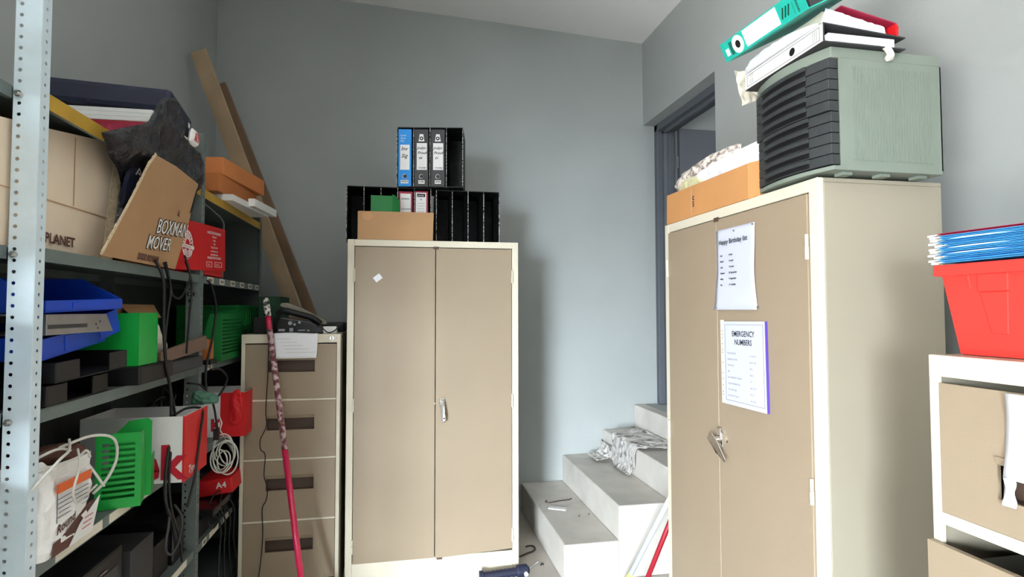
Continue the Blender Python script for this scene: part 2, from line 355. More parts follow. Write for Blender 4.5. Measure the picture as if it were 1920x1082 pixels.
# ------------------------------------------------------------------ filing cabinets
def filing(label, loc, rz, W, H, D, n, drawer_z, openk=None, opend=0, hf=.60):
    t = thing('filing_cabinet', label, 'filing cabinet', loc, rz)
    b = .018
    m = MB(); m.box(0, .012, .01, D, 0, H-.012); m.box(W-.012, W, .01, D, 0, H-.012); m.box(0, W, .01, D, H-.012, H); m.box(.012, W-.012, D-.01, D, 0, H-.012); m.box(.012, W-.012, .01, D-.01, 0, .02)
    m.build('carcass', 'cream_steel_shaded', t, bevel=.002)
    m = MB(); m.box(0, b, 0, .01, 0, H); m.box(W-b, W, 0, .01, 0, H); m.box(b, W-b, 0, .01, drawer_z[0], H)
    hr = .011 if openk else .005
    for z in drawer_z[1:-1]: m.box(b, W-b, 0, .01, z-hr, z+hr)
    m.box(b, W-b, 0, .01, 0, drawer_z[-1]); m.build('front_frame', 'cream_steel', t, bevel=.0015)
    for k in range(n):
        z1 = drawer_z[k]-hr-.001; z0 = drawer_z[k+1]+hr+.001; y = -opend if k == openk else 0; b = .018; b = 0 if k == openk else b; z1 -= .032 if k == openk else 0
        hz = z0+(z1-z0)*hf; hx = W*.50; hw = .112; hh = .030
        m = MB(); m.box(b+.002, hx-hw, y, y+.012, z0, z1); m.box(hx+hw, W-b-.002, y, y+.012, z0, z1); m.box(hx-hw, hx+hw, y, y+.012, hz+hh, z1); m.box(hx-hw, hx+hw, y, y+.012, z0, hz-hh)
        d = m.build('drawer_front', 'taupe_steel', t)
        m = MB(); m.box(hx-hw, hx+hw, y+.03, y+.034, hz-hh, hz+hh); m.box(hx-hw-.002, hx-hw, y+.008, y+.034, hz-hh, hz+hh); m.box(hx+hw, hx+hw+.002, y+.008, y+.034, hz-hh, hz+hh)
        m.box(hx-hw, hx+hw, y+.008, y+.034, hz+hh, hz+hh+.002); m.box(hx-hw, hx+hw, y+.008, y+.034, hz-hh-.002, hz-hh)
        m.build('handle_recess', 'taupe_dark', d)
        m = MB(); m.prism([(hx-hw, y-.006, hz+hh+.012), (hx+hw, y-.006, hz+hh+.012), (hx+hw, y+.001, hz+hh-.002), (hx-hw, y+.001, hz+hh-.002)], (0, .004, .001)); m.build('handle_lip', 'taupe_steel', d)
        if k == openk:
            m = MB(); m.box(.028, .032, y+.012, D-.05, z0, z1-.05); m.box(W-.032, W-.028, y+.012, D-.05, z0, z1-.05); m.box(.028, W-.028, y+.012, D-.05, z0, z0+.004); m.build('drawer_tray', 'dark_grey', d)
    m = MB(); m.cyl((W-.042, -.006, H-.022), (W-.042, .002, H-.022), .0125, 18); lk = m.build('lock', 'chrome', t, bevel=.001)
    m = MB(); m.box(W-.0435, W-.0405, -.0075, -.006, H-.031, H-.014); m.build('keyhole', 'black_plastic', lk)
    return t
filing('taupe four-drawer filing cabinet standing between the shelving and the middle cupboard', (-.778, 3.0, 0), 0, .470, 1.312, .60, 4, [1.268, .985, .693, .392, .095])
nf = filing('cream and taupe filing cabinet at the right edge with its second drawer ajar', (1.0, .925, 0), -pi/2, .47, 1.345, .62, 4, [1.305, 1.040, .70, .39, .09], 1, .016, .36)

# ------------------------------------------------------------------ slotted shelving
RF = -.83; RB = -1.205
rk = thing('shelving_unit', 'grey slotted-angle steel shelving along the left wall full of boxes and cables', 'shelves', (-1.0, 2.5, 0))
def post(y, front, h, near=True):
    m = MB(); X = RF if front else RB; sx = -1 if front else 1; sy = 1 if near else -1
    perfor(m, (X, y, 0), (sx, 0, 0), .053, h, .041)
    perfor(m, (X, y, 0), (0, sy, 0), .035, h, .018)
    o = m.build('post', 'lit_post_pale_pole' if (front and abs(y-1.481) < .01) else 'rack_steel', rk, solid=.0022, world=True); return o
PY = [.47, 1.481, 2.565, 3.60]
for i, y in enumerate(PY):
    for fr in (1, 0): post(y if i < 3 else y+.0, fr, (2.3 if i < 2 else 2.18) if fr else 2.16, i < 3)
SZ = [1.951, 1.58, 1.20, .841, .45, .12]
def shelf(y0, y1, z, xf, xb=RB+.003, m_='shelf_steel', lip=.030, labels=(), lm='paper_warm'):
    m = MB(); m.box(xf-.002, xf, y0, y1, z-lip, z); lipm = m
    m = MB(); m.box(xb, xf-.0022, y0, y1, z-.004, z); m.box(xb, xb+.002, y0, y1, z-lip, z)
    m.box(xf-.012, xf-.002, y0, y1, z-lip, z-lip+.002)
    s = m.build('shelf', 'shelf_steel', rk, world=True); lipm.build('shelf_lip', m_, s, world=True)
    for (a, l) in labels:
        q = MB(); q.box(xf+.0002, xf+.0014, a, a+l, z-lip+.004, z-.002); p = q.build('price_label', lm, s, world=True)
        if l < .1:
            q = MB(); x = a+.012
            while x < a+l-.012: q.box(xf+.0015, xf+.0019, x, x+.003+.003*random.random(), z-lip+.010, z-.008); x += .008
            q.build('barcode', 'ink', p, world=True)
    return s
for k, z in enumerate(SZ):
    shelf(.50, 1.478, z, RF-.055)
    L1 = {3: [(1.60, .22), (1.86, .13), (2.02, .12), (2.3, .14)], 4: [(2.18, .30)]}.get(k, [])
    L2 = {1: [(2.66, .08), (2.83, .07), (3.0, .07), (3.17, .07), (3.33, .07), (3.48, .07)], 2: [(2.68, .06)], 4: [(2.66, .05), (2.75, .12), (2.95, .14), (3.2, .14)]}.get(k, [])
    mm = 'yellow_steel' if k == 0 else 'shelf_steel'
    shelf(1.485, 2.56, z, RF-.003, m_=mm, labels=L1, lip=.032 if k else .038)
    shelf(2.61, 3.595, z, RF-.003, m_=mm, labels=L2, lip=.032 if k else .038)
# bolts and end panel, cross braces
for (x, y, z) in [(RF-.04, 1.478, SZ[0]-.02), (RF-.04, 1.478, SZ[1]-.02), (RF-.04, 1.478, SZ[2]-.02), (RF-.040, 2.561, 1.50), (RF-.018, 2.561, 1.50), (RF-.032, 2.561, 1.475), (RF-.04, 1.478, SZ[3]-.02)]:
    m = MB(); m.cyl((x, y, z), (x, y-.006, z), .0085, 6); m.cyl((x, y-.004, z), (x, y-.013, z), .0045, 12); m.build('bolt', 'chrome', rk, world=True)
m = MB(); m.box(RB+.01, RF-.012, 3.585, 3.588, .12, 2.0); m.build('end_panel', 'rack_panel', rk, world=True)
m = MB(); m.box(RB-.004, RB-.001, 1.5, 3.59, .12, 1.93); m.build('back_panel', 'rack_panel', rk, world=True)
m = MB(); m.tube(spline([(RF-.02, 2.62, 1.90), (RF-.02, 2.78, 1.885), (RF-.02, 2.92, 1.86), (RF-.02, 2.935, 1.80), (RF-.02, 2.93, 1.58)], 6), .004, 6); m.build('brace', 'rack_steel', rk, world=True, smooth=True)


# ------------------------------------------------------------------ generic builders for the clutter
def T_(x, y, z, rz=0, rx=0, ry=0):
    return Matrix.Translation((x, y, z)) @ Matrix.Rotation(rz, 4, 'Z') @ Matrix.Rotation(ry, 4, 'Y') @ Matrix.Rotation(rx, 4, 'X')
H90 = pi/2
def single(mb, name, m, label, cat, base, **k):
    g = k.pop('group', None); o = mb.build(name, m, base=base, **k); return tag(o, label, cat, g)
def open_box(mb, W, D, H, t=.004, M=I4, floor=True):
    mb.box(0, W, 0, t, 0, H, M); mb.box(0, W, D-t, D, 0, H, M); mb.box(0, t, t, D-t, 0, H, M); mb.box(W-t, W, t, D-t, 0, H, M)
    if floor: mb.box(t, W-t, t, D-t, 0, t, M)
    return mb
def binder(label, M, W, col, lab='white_card', style='plain', group=None, pages=True, Hh=.32, D=.285, face='ink', words=()):
    """upright lever arch file; local frame: spine x 0..W at y=0, depth +y, height z"""
    t = thing('lever_arch_file', label, 'folder', M=M, group=group)
    m = MB(); m.box(0, W, 0, .004, 0, Hh); m.box(0, .003, .004, D, 0, Hh); m.box(W-.003, W, .004, D, 0, Hh); m.build('cover', col, t, bevel=.001)
    if pages:
        m = MB(); m.box(.008, W-.008, .02, D-.02, .008, Hh-.012); m.build('pages', 'paper', t)
    a, b, z0, z1 = lab if isinstance(lab, tuple) else (.010, W-.010, .10, .22)
    m = MB(); m.box(a, b, -.0012, 0, z0, z1); lb = m.build('spine_label', 'white_card', t)
    for (s_, x, z, size, mm, sh) in words:
        q = MB(); text_mb(q, s_, x, z, size, I4, shear=sh, y=-.0018, bold=.0004); q.build('lettering', mm, lb)
    hz = .055 if style != 'white' else .235
    m = MB(); n = 20
    for k in range(n):
        a0, a1 = 2*pi*k/n, 2*pi*(k+1)/n; r0, r1 = .0095, .0125; c = (W/2, hz)
        m.add([(c[0]+r0*cos(a0), -.001, c[1]+r0*sin(a0)), (c[0]+r1*cos(a0), -.002, c[1]+r1*sin(a0)), (c[0]+r1*cos(a1), -.002, c[1]+r1*sin(a1)), (c[0]+r0*cos(a1), -.001, c[1]+r0*sin(a1))], [(0, 1, 2, 3)])
    rg = m.build('finger_ring', 'chrome', t)
    m = MB(); m.cyl((W/2, -.0012, hz), (W/2, .001, hz), .0098, 20); m.build('ring_hole', 'black_plastic', rg)
    return t, lb
def barcode(parent, x0, x1, z0, z1, y=-.0012, m_='white_card'):
    m = MB(); m.box(x0, x1, y-.0006, y, z0, z1); b = m.build('barcode_label', m_, parent)
    q = MB(); x = x0+.004
    while x < x1-.006: q.box(x, x+.0015+.0015*random.random(), y-.001, y-.0006, z0+.006, z1-.003); x += .0045
    q.build('barcode', 'ink', b)

# ------------------------------------------------------------------ on top of the middle cupboard
ZC = 1.806
def organiser(label, x, y, z, n, p, H, D=.27, rz=0):
    t = thing('file_organiser', label, 'file organiser', (x, y, z), rz, None)
    W = n*p+.004
    m = MB(); m.box(0, W, 0, D, 0, .004); m.box(0, W, 0, D, H-.004, H); m.box(0, W, D-.004, D, .004, H-.004); m.build('shell', 'black_marble', t)
    for k in range(n+1):
        m = MB(); m.box(k*p, k*p+.004, 0, D-.004, .004, H-.004); d = m.build('divider', 'black_marble', t)
        m = MB(); m.box(k*p+.0003, k*p+.0037, -.0012, .0005, .001, H-.001); m.build('worn_edge', 'worn_edge', d)
    return t
P9 = .0905
organiser('black marbled five-slot file organiser behind the low cardboard box on the middle cupboard', -.302, 3.17, ZC, 5, P9, .305)
organiser('empty black marbled four-slot file organiser at the right on the middle cupboard', .182, 3.17, ZC, 4, P9*.985, .300)
UR = RAD(-9)
UM = T_(-.035, 3.165, ZC+.3065, UR)
organiser('black marbled four-slot file organiser stacked on top holding one blue and two black files', -.035, 3.165, ZC+.3065, 4, P9, .335, D=.25, rz=UR)
def inslot(base, k, dx=.006, dz=.005, w=.078): return base @ Matrix.Translation((k*P9+dx, .004, dz))
t, lb = binder('blue lever arch file with white spine label in the top organiser', inslot(UM, 0, .008), .072, 'blue_binder', (.010, .062, .092, .232),
    words=(('Inv', .014, .200, .030, 'ink', .3), ('Sig', .016, .160, .030, 'ink', .3)), D=.235)
q = MB(); text_mb(q, 'Lever', .012, .280, .014, I4, y=-.0006); text_mb(q, 'Arch', .012, .264, .014, I4, y=-.0006); text_mb(q, 'File', .012, .248, .014, I4, y=-.0006); q.build('lettering', 'white_card', t)
barcode(t, .014, .056, .016, .034)
for k, (nm, w2) in enumerate((('04', 'black lever arch file beside the blue one in the top organiser'), ('01', 'black lever arch file next to the empty slot of the top organiser'))):
    t, lb = binder(w2, inslot(UM, 1+k, .007), .076, 'dark_grey', (.012, .068, .092, .242), group=None,
        words=(('Joslyn', .014, .208, .020, 'ink', .3), ('Proof', .016, .180, .022, 'ink', .3), (nm, .022, .152, .018, 'ink', .3), ('Croxley', .020, .100, .013, 'grey_ink', .3)), D=.235)
    m = MB(); m.prism([(.022, -.001, .252), (.054, -.001, .252), (.048, -.001, .292), (.028, -.001, .292)], (0, -.001, 0)); lg = m.build('emblem', 'white_card', t)
    m = MB(); m.cyl((.038, -.0022, .268), (.038, -.0032, .268), .0105, 18); c = m.build('emblem_disc', 'ink', lg)
    m = MB(); m.cyl((.038, -.0033, .268), (.038, -.0042, .268), .0045, 14); m.build('emblem_dot', 'white_card', lg)
    barcode(t, .022, .056, .014, .034)
LM = T_(-.302, 3.17, ZC)
t, lb = binder('maroon lever arch file with pink-white label behind the low cardboard box', inslot(LM, 3, .008), .075, 'maroon', (.008, .066, .10, .268), Hh=.28,
    words=(('GENERAL', .012, .235, .011, 'grey_ink', 0), ('ACCOUNTS', .012, .178, .010, 'grey_ink', 0)), D=.255)
t, lb = binder('maroon file with tall white label and black heading beside the empty slots', inslot(LM, 4, .006), .072, 'maroon', (.004, .062, .09, .276), Hh=.285, D=.255)
m = MB(); m.box(.010, .056, -.0018, -.0012, .252, .270); bn = m.build('heading_band', 'ink', lb)
q = MB(); text_mb(q, 'BANTEX', .013, .256, .011, I4, y=-.0022, sx=.85); q.build('lettering', 'white_card', bn)
m = MB(); m.cyl((.033, -.0013, .238), (.033, -.002, .238), .004, 12)
for z in (.215, .200, .185, .17): m.box(.012, .052, -.0016, -.0012, z, z+.0012)
m.build('ruled_lines', 'grey_ink', lb)
# green magazine box, cardboard box
t = thing('magazine_box', 'green plastic magazine box standing in the low cardboard box on the middle cupboard', 'magazine box', (-.168, 3.075, ZC+.006))
m = MB(); m.box(0, .112, 0, .003, 0, .232); m.box(.003, .112, .004, .080, 0, .003); m.box(0, .003, .003, .08, 0, .236)
m.prism([(.112, 0, 0), (.150, .02, 0), (.150, .02, .212), (.128, .008, .236), (.112, 0, .240)], (-.002, .003, 0)); m.box(.003, .15, .080, .083, 0, .2)
m.build('shell', 'green_dark', t, bevel=.001)
t = thing('cardboard_box', 'small plain brown cardboard box holding files at the front of the middle cupboard', 'box', (-.234, 3.062, ZC))
m = MB(); M_ = I4
m.prism([(0, 0, 0), (.393, 0, 0), (.398, 0, .152), (.004, 0, .150)], (0, .003, 0)); m.box(0, .393, .10, .103, 0, .148); m.box(0, .003, .003, .10, 0, .149); m.box(.390, .393, .003, .10, 0, .149); m.box(.003, .39, .003, .1, 0, .003)
m.build('shell', 'kraft', t, bevel=.003)
m = MB(); m.add([(.03+.028*cos(a)*(1+.4*noi((cos(a)*2, sin(a)*2, 3)))+.02, -.0005, .125+.022*sin(a)*(1+.5*noi((cos(a)*3, sin(a)*3, 7)))) for a in [2*pi*i/24 for i in range(24)]], [tuple(range(24))])
m.build('stain', 'kraft_flap', t)

# ------------------------------------------------------------------ pole, papers and junk at the four-drawer cabinet
ZF = 1.312
a = Vector((-.641, 2.972, 1.330)); b = Vector((-.398, 2.665, .012))
d = (a-b).normalized()
t = thing('broom_pole', 'pink-red painted pole with worn upper half leaning on the four-drawer filing cabinet', 'pole', tuple(b))
m = MB(); m.tube([tuple(b), tuple(b+(a-b)*.58)], .0142, 14); m.build('lower_shaft', 'magenta_pole', t, world=True, smooth=True)
m = MB(); m.tube([tuple(b+(a-b)*.58), tuple(a+d*.005)], .0140, 14); m.build('worn_shaft', 'pole_tape', t, world=True, smooth=True)
m = MB(); m.tube([tuple(a+d*.005), tuple(a+d*.075)], .0132, 14); m.build('upper_shaft', 'magenta_pole', t, world=True, smooth=True)
m = MB(); m.tube([tuple(a+d*.075), tuple(a+d*.10), tuple(a+d*.155), tuple(a+d*.17)], [.015, .0165, .0150, .010], 14); m.build('taped_tip', 'pole_grip', t, world=True, smooth=True)
# paper hanging over the cabinet edge
m = MB()
def fn(u_, v_):
    x = -.632+.215*u_+.012*(v_)*(.5-u_); 
    if v_ < .3: return (x, 2.992+.09*(.3-v_)/.3, 1.3165+.003*sin(u_*5)*(1-v_))
    k = (v_-.3)/.7; return (x+.004*sin(k*3), 2.990-.010*sin(k*2.2)-.006*sin(u_*3+1)*k, 1.3165-.124*k)
m.grid(fn, 14, 16)
t = thing('sheet_of_paper', 'creased white sheet hanging over the top edge of the four-drawer cabinet', 'paper', (-.52, 2.99, 1.31))
sh = m.build('sheet', 'paper', t, solid=.0006, smooth=True, world=True)
m = MB()
for k in range(5): m.box(-.605+.01*k, -.605+.03*k+.06, 2.9735, 2.974, 1.290-.017*k, 1.2908-.017*k)
m.build('faint_lines', 'grey_ink', sh, world=True)
# junk on the cabinet
t = thing('desk_telephone', 'black jumbled desk telephone with silver buttons on the four-drawer cabinet', 'telephone', (-.52, 3.10, ZF))
m = MB(); m.prism([(-.628, 3.03, ZF+.001), (-.40, 3.03, ZF+.001), (-.40, 3.03, ZF+.03), (-.46, 3.03, ZF+.062), (-.56, 3.03, ZF+.078), (-.605, 3.03, ZF+.085), (-.625, 3.03, ZF+.05)], (0, .15, 0)); m.build('body', 'black_gloss', t, bevel=.006, world=True)
for (x, z, rr) in ((-.556, .055, .010), (-.535, .048, .006), (-.512, .058, .006)):
    m = MB(); m.cyl((x, 3.029, ZF+z), (x, 3.021, ZF+z), rr, 14); m.build('button', 'steel_dull', t, world=True)
for (x, z, w_, h_) in ((-.612, .014, .030, .012), (-.560, .012, .018, .018), (-.518, .016, .034, .005), (-.475, .014, .012, .006)):
    m = MB(); m.box(x, x+w_, 3.024, 3.030, ZF+z, ZF+z+h_); m.build('plate', 'steel_dull', t, world=True, bevel=.001)
m = MB(); m.tube(spline([(-.63, 3.10, ZF+.10), (-.60, 3.09, ZF+.118), (-.52, 3.09, ZF+.098), (-.46, 3.09, ZF+.08), (-.42, 3.1, ZF+.05)], 5), .016, 8); m.build('handset', 'black_plastic', t, world=True, smooth=True)
m = MB(); n = 24
poly = [(-.640, 3.19, ZF+.145), (-.632, 3.19, ZF+.160), (-.60, 3.19, ZF+.160), (-.52, 3.19, ZF+.128), (-.44, 3.19, ZF+.085), (-.405, 3.19, ZF+.066), (-.398, 3.19, ZF+.050), (-.41, 3.19, ZF+.042), (-.46, 3.19, ZF+.056), (-.55, 3.19, ZF+.098), (-.62, 3.19, ZF+.132)]
m.prism(poly, (0, .006, .0)); single(m, 'flat_strip', 'blade_grey', 'long rounded grey-brown strip lying across the junk on the four-drawer cabinet', 'strip', (-.52, 3.19, ZF), bevel=.002)
m = MB(); m.box(-.40, -.335, 3.05, 3.11, ZF+.001, ZF+.036, I4); single(m, 'small_carton', 'white_card', 'small white carton beside the telephone on the four-drawer cabinet', 'box', (-.365, 3.08, ZF), bevel=.002)
m = MB(); m.tube(spline([(-.43, 3.02, ZF+.04), (-.40, 3.015, ZF+.03), (-.375, 3.02, ZF+.008), (-.35, 3.03, ZF+.010), (-.325, 3.03, ZF+.03), (-.32, 3.06, ZF+.045), (-.335, 3.10, ZF+.04)], 6), .003, 6); single(m, 'looped_wire', 'black_plastic', 'short black wire looped round the small white carton', 'wire', (-.37, 3.03, ZF), smooth=True)
m = MB(); m.box(-.50, -.315, 3.24, 3.48, ZF+.001, ZF+.05); single(m, 'black_case', 'black_plastic', 'flat black case at the back of the four-drawer cabinet top', 'case', (-.4, 3.35, ZF), bevel=.008)
t = thing('plastic_crate', 'dark green crate on the back left of the four-drawer cabinet', 'crate', (-.77, 3.29, ZF))
m = MB(); open_box(m, .112, .25, .195, .003); m.build('shell', 'green_panel', t, bevel=.001)
m = MB(); m.box(-.74, -.645, 3.06, 3.26, ZF+.001, ZF+.085); single(m, 'black_box', 'black_plastic', 'black box in front of the dark green crate behind the leaning pole', 'box', (-.69, 3.16, ZF), bevel=.004)
# thin cable down the front
m = MB(); m.tube(spline([(-.648, 3.05, ZF+.09), (-.648, 2.992, ZF+.012), (-.650, 2.990, ZF-.04), (-.652, 2.991, 1.10), (-.658, 2.988, .95), (-.655, 2.99, .86), (-.680, 2.985, .80), (-.678, 2.985, .75), (-.658, 2.99, .72), (-.662, 2.99, .62), (-.644, 2.985, .56), (-.650, 2.985, .50), (-.668, 2.99, .46), (-.664, 2.99, .34), (-.672, 2.99, .20), (-.69, 2.96, .02)], 6), .0022, 6)
single(m, 'thin_cable', 'black_plastic', 'thin dark cable trailing down the front of the four-drawer cabinet', 'cable', (-.66, 2.99, .7), smooth=True)

# ------------------------------------------------------------------ planks in the corner
def plank(label, A, Bp, width, th, m_, wdir=(.98, -.19, 0), group=None):
    A = Vector(A); Bp = Vector(Bp); L = (A-Bp); w_ = Vector(wdir); w_ = (w_-w_.project(L)).normalized(); n_ = L.cross(w_).normalized()*th
    m = MB(); m.prism([tuple(Bp-w_*width/2), tuple(Bp+w_*width/2), tuple(A+w_*width/2), tuple(A-w_*width/2)], tuple(n_))
    return single(m, 'plank', m_, label, 'plank', tuple(Bp), bevel=.003, group=group)
def ext(A, Bp, z=.012): A = Vector(A); Bp = Vector(Bp); return A+(Bp-A)*((A.z-z)/(A.z-Bp.z))
A1 = (-1.145, 3.42, 2.90); plank('wider light-brown plank leaning into the left corner behind the shelving', A1, ext(A1, (-.650, 3.69, 1.418)), .092, .018, 'timber', wdir=(.98, -.19, .0))
A2 = (-1.165, 3.895, 2.90); plank('narrow darker plank leaning in the corner just right of the wide plank', A2, ext(A2, (-.592, 3.925, 1.406)), .060, .022, 'timber_dark')

# ------------------------------------------------------------------ on the right cupboard
ZR = 1.796
# box of papers
t = thing('cardboard_box', 'open tan cardboard box overflowing with papers on the right cupboard', 'box', T_(0, 0, 0) and (1.116, 2.252, ZR+.001), -H90)
m = MB(); m.prism([(0, 0, 0), (.585, 0, 0), (.588, 0, .118), (.004, 0, .126)], (0, .004, 0)); m.box(0, .62, .33, .334, 0, .12); m.box(0, .004, .004, .33, 0, .122); m.box(.004, .62, .004, .33, 0, .004)
m.build('shell', 'kraft_right', t, bevel=.002)
m = MB(); m.prism([(.588, .000, 0), (.632, .012, 0), (.634, .012, .116), (.590, .000, .118)], (0, .004, 0)); m.box(.628, .632, .016, .33, 0, .112); m.build('corner_flap', 'kraft_right', t)
m = MB(); text_mb(m, '5', .222, .038, .030, I4, y=-.0008, bold=.001); text_mb(m, 'c', .222, .064, .034, I4, y=-.0008, bold=.001); m.build('printed_mark', 'ink', t)
m = MB(); m.box(.208, .216, -.0008, 0, 0, .123); m.build('tape_seam', 'kraft_flap', t)
def quadsheet(pts, amp, fs, seed=0, n=18):
    """crumpled sheet over four corners (given in order)"""
    P = [Vector(p) for p in pts]; nn = (P[1]-P[0]).cross(P[3]-P[0]).normalized()
    def g(u_, v_):
        p = P[0]*(1-u_)*(1-v_)+P[1]*u_*(1-v_)+P[2]*u_*v_+P[3]*(1-u_)*v_
        q = p+Vector((seed, seed*2.3, seed*.7)); k = (1-abs(noise.noise(q*fs))*2)*.6+noise.noise(q*fs*2.1)*.5
        return tuple(p+nn*k*amp)
    m = MB(); m.grid(g, n, n); return m
X0 = 1.16
m = MB(); blob(m, [(1.18, 2.235, 1.915), (1.16, 2.24, 1.955), (1.18, 2.21, 2.005), (1.20, 2.11, 2.03), (1.22, 2.00, 2.05), (1.23, 1.90, 2.055), (1.22, 1.87, 2.02), (1.2, 1.95, 1.97), (1.17, 2.08, 1.93), (1.17, 2.18, 1.905)], (1, .1, 0), .05, .016, 20, seed=2)
single(m, 'crumpled_newspaper', 'newsprint', 'crumpled printed newspaper rising from the tan box on the right cupboard', 'newspaper', (1.2, 2.1, 1.92))
m = MB(); blob(m, [(1.17, 2.08, 1.91), (1.15, 2.06, 1.965), (1.16, 1.95, 1.985), (1.16, 1.80, 1.992), (1.18, 1.665, 1.998), (1.19, 1.66, 1.93), (1.18, 1.80, 1.91), (1.18, 1.95, 1.905)], (1, .05, .1), .035, .006, 14, seed=4)
single(m, 'paper_stack', 'paper', 'thick bundle of loose white paper lying in the tan box beside the drawer tower', 'paper', (1.17, 1.9, 1.92))
m = MB(); blob(m, [(1.15, 2.20, 1.90), (1.14, 2.17, 1.955), (1.14, 2.08, 1.965), (1.14, 1.98, 1.955), (1.15, 1.96, 1.905), (1.15, 2.08, 1.90)], (1, 0, 0), .012, .008, 24, seed=5)
single(m, 'yellowed_paper', 'paper_yellow', 'crumpled yellowish sheet at the front edge of the tan box', 'paper', (1.14, 2.1, 1.91))
m = MB(); blob(m, [(1.30, 1.92, 2.00), (1.29, 1.84, 2.06), (1.28, 1.74, 2.085), (1.28, 1.67, 2.09), (1.28, 1.66, 2.03), (1.28, 1.78, 2.0)], (1, .1, .1), .03, .010, 16, seed=6)
single(m, 'clear_plastic_sleeve', 'paper_warm', 'pale crumpled plastic sleeve behind the white paper bundle on the right cupboard', 'plastic sleeve', (1.29, 1.8, 2.02))

# drawer tower
DT = thing('drawer_tower', 'grey-green plastic drawer tower with ten charcoal drawers on the right cupboard', 'drawer unit', (1.125, 1.615, ZR+.006), -H90)
W_, H_, D_ = .318, .335, .345
def arc(x, k=.028): return -k*(1-(2*x/W_-1)**2)
def curved(mb, x0, x1, z0, z1, off, th, n=14, k=.028):
    xs = [x0+(x1-x0)*i/n for i in range(n+1)]
    fr = [(x, arc(x, k)-off, z0) for x in xs]; bk = [(x, arc(x, k)-off+th, z0) for x in xs][::-1]
    return mb.prism(fr+bk, (0, 0, z1-z0))
m = MB(); m.box(0, .004, .02, D_, .012, H_-.03); m.box(W_-.004, W_, .02, D_, .012, H_-.03); m.box(0, W_, D_-.004, D_, .012, H_-.03)
x = .06
while x < D_-.03: m.box(W_, W_+.002, x, x+.0045, .03, H_-.05); m.box(-.002, 0, x, x+.0045, .03, H_-.05); x += .0095
m.build('ribbed_shell', 'grey_plastic', DT)
m = MB(); xs = [W_*i/16 for i in range(17)]
m.prism([(x, arc(x, .034)-.004, H_-.03) for x in xs]+[(W_, D_, H_-.03), (0, D_, H_-.03)], (0, 0, .030)); m.build('top_panel', 'grey_plastic', DT, bevel=.003)
m = MB(); m.prism([(x, arc(x, .028)-.002, 0.002) for x in xs]+[(W_, D_, 0.002), (0, D_, 0.002)], (0, 0, .012)); m.build('base_panel', 'grey_plastic', DT, bevel=.002)
for (x, y) in ((.03, .04), (.03, .28), (.27, .04), (.27, .16), (.27, .28)):
    m = MB(); m.box(x, x+.03, y, y+.03, -.006, .003); m.build('foot', 'grey_plastic', DT)
dh = (H_-.030-.016)/10
for k in range(10):
    z0 = .016+k*dh; off = .010 if k >= 5 else .004
    m = MB(); curved(m, .003, W_-.003, z0+.0012, z0+dh-.0012, off, .03); d = m.build('drawer', 'charcoal_drawer', DT, bevel=.001)
    m = MB(); curved(m, .055, W_*.80, z0+dh*.55, z0+dh-.002, off+.007, .008); m.build('pull_lip', 'charcoal_drawer', d, bevel=.001)
    m = MB(); curved(m, .058, W_*.79, z0+.004, z0+dh*.54, off+.0004, .004); m.build('pull_slot', 'black_plastic', d)
# files lying on the tower
ZT = ZR+.006+H_
def flat_file(name, label, M, L, th, D, col, spinecol='white_card'):
    t = thing('lever_arch_file', label, 'folder', M=M)
    return t
M_ = Matrix.Translation((1.085, 1.625, ZT+.001)) @ Matrix.Rotation(-H90, 4, 'Z')       # local x along spine, y depth, z thickness
t = thing('lever_arch_file', 'white lever arch file with dark finger hole lying flat on the drawer tower', 'folder', M=M_)
L_, TH, DD = .345, .052, .255
m = MB(); m.box(0, L_, 0, .003, 0, TH); m.box(0, L_, .003, DD, 0, .003); m.prism([(0, .003, TH-.003), (0, .003, TH), (0, DD, TH-.018), (0, DD, TH-.021)], (L_, 0, 0)); m.build('cover', 'dark_grey', t)
m = MB(); m.box(.002, L_-.002, -.0015, 0, .002, TH-.002); lb = m.build('spine_label', 'white_card', t)
m = MB()
for (x0, x1, z0, z1) in ((.012, L_-.012, .008, .0092), (.012, L_-.012, TH-.0092, TH-.008), (.012, .0132, .008, TH-.008), (L_-.0132, L_-.012, .008, TH-.008)): m.box(x0, x1, -.0019, -.0015, z0, z1)
m.build('printed_border', 'ink', lb)
m = MB(); m.cyl((.225, -.0019, TH/2), (.225, .0, TH/2), .0115, 20); m.build('finger_hole', 'black_plastic', lb)
m = MB()
for i in range(3): text_mb(m, 'Name / Title', .030+.007*i, .012, .006, I4, y=-.0021, rot=-H90); text_mb(m, 'Description', .310+.007*i, .012, .006, I4, y=-.0021, rot=-H90)
m.build('lettering', 'ink', lb)
m = MB(); m.box(.010, L_-.006, .02, DD-.03, .004, TH-.024); m.build('pages', 'paper', t)
# loose papers between the two files
m = MB(); blob(m, [(1.10, 1.64, ZT+.058), (1.09, 1.63, ZT+.078), (1.09, 1.55, ZT+.092), (1.09, 1.42, ZT+.086), (1.10, 1.33, ZT+.075), (1.10, 1.33, ZT+.056), (1.10, 1.45, ZT+.055)], (1, 0, 0), .022, .006, 34, seed=8, bias=0)
single(m, 'loose_papers', 'paper', 'crushed white papers sandwiched between the teal file and the white file', 'paper', (1.10, 1.45, ZT+.055))
M_ = Matrix.Translation((1.03, 1.640, ZT+.096)) @ Matrix.Rotation(-H90, 4, 'Z') @ Matrix.Rotation(RAD(3.2), 4, 'Y') @ Matrix.Rotation(RAD(27), 4, 'X')
t = thing('lever_arch_file', 'teal lever arch file with pale label lying topmost on the drawer tower', 'folder', M=M_)
L_, TH = .375, .060
m = MB(); m.box(0, L_, 0, .003, 0, TH); m.box(0, L_, .003, .26, 0, .003); m.box(0, L_, .003, .26, TH-.003, TH); m.build('cover', 'teal', t)
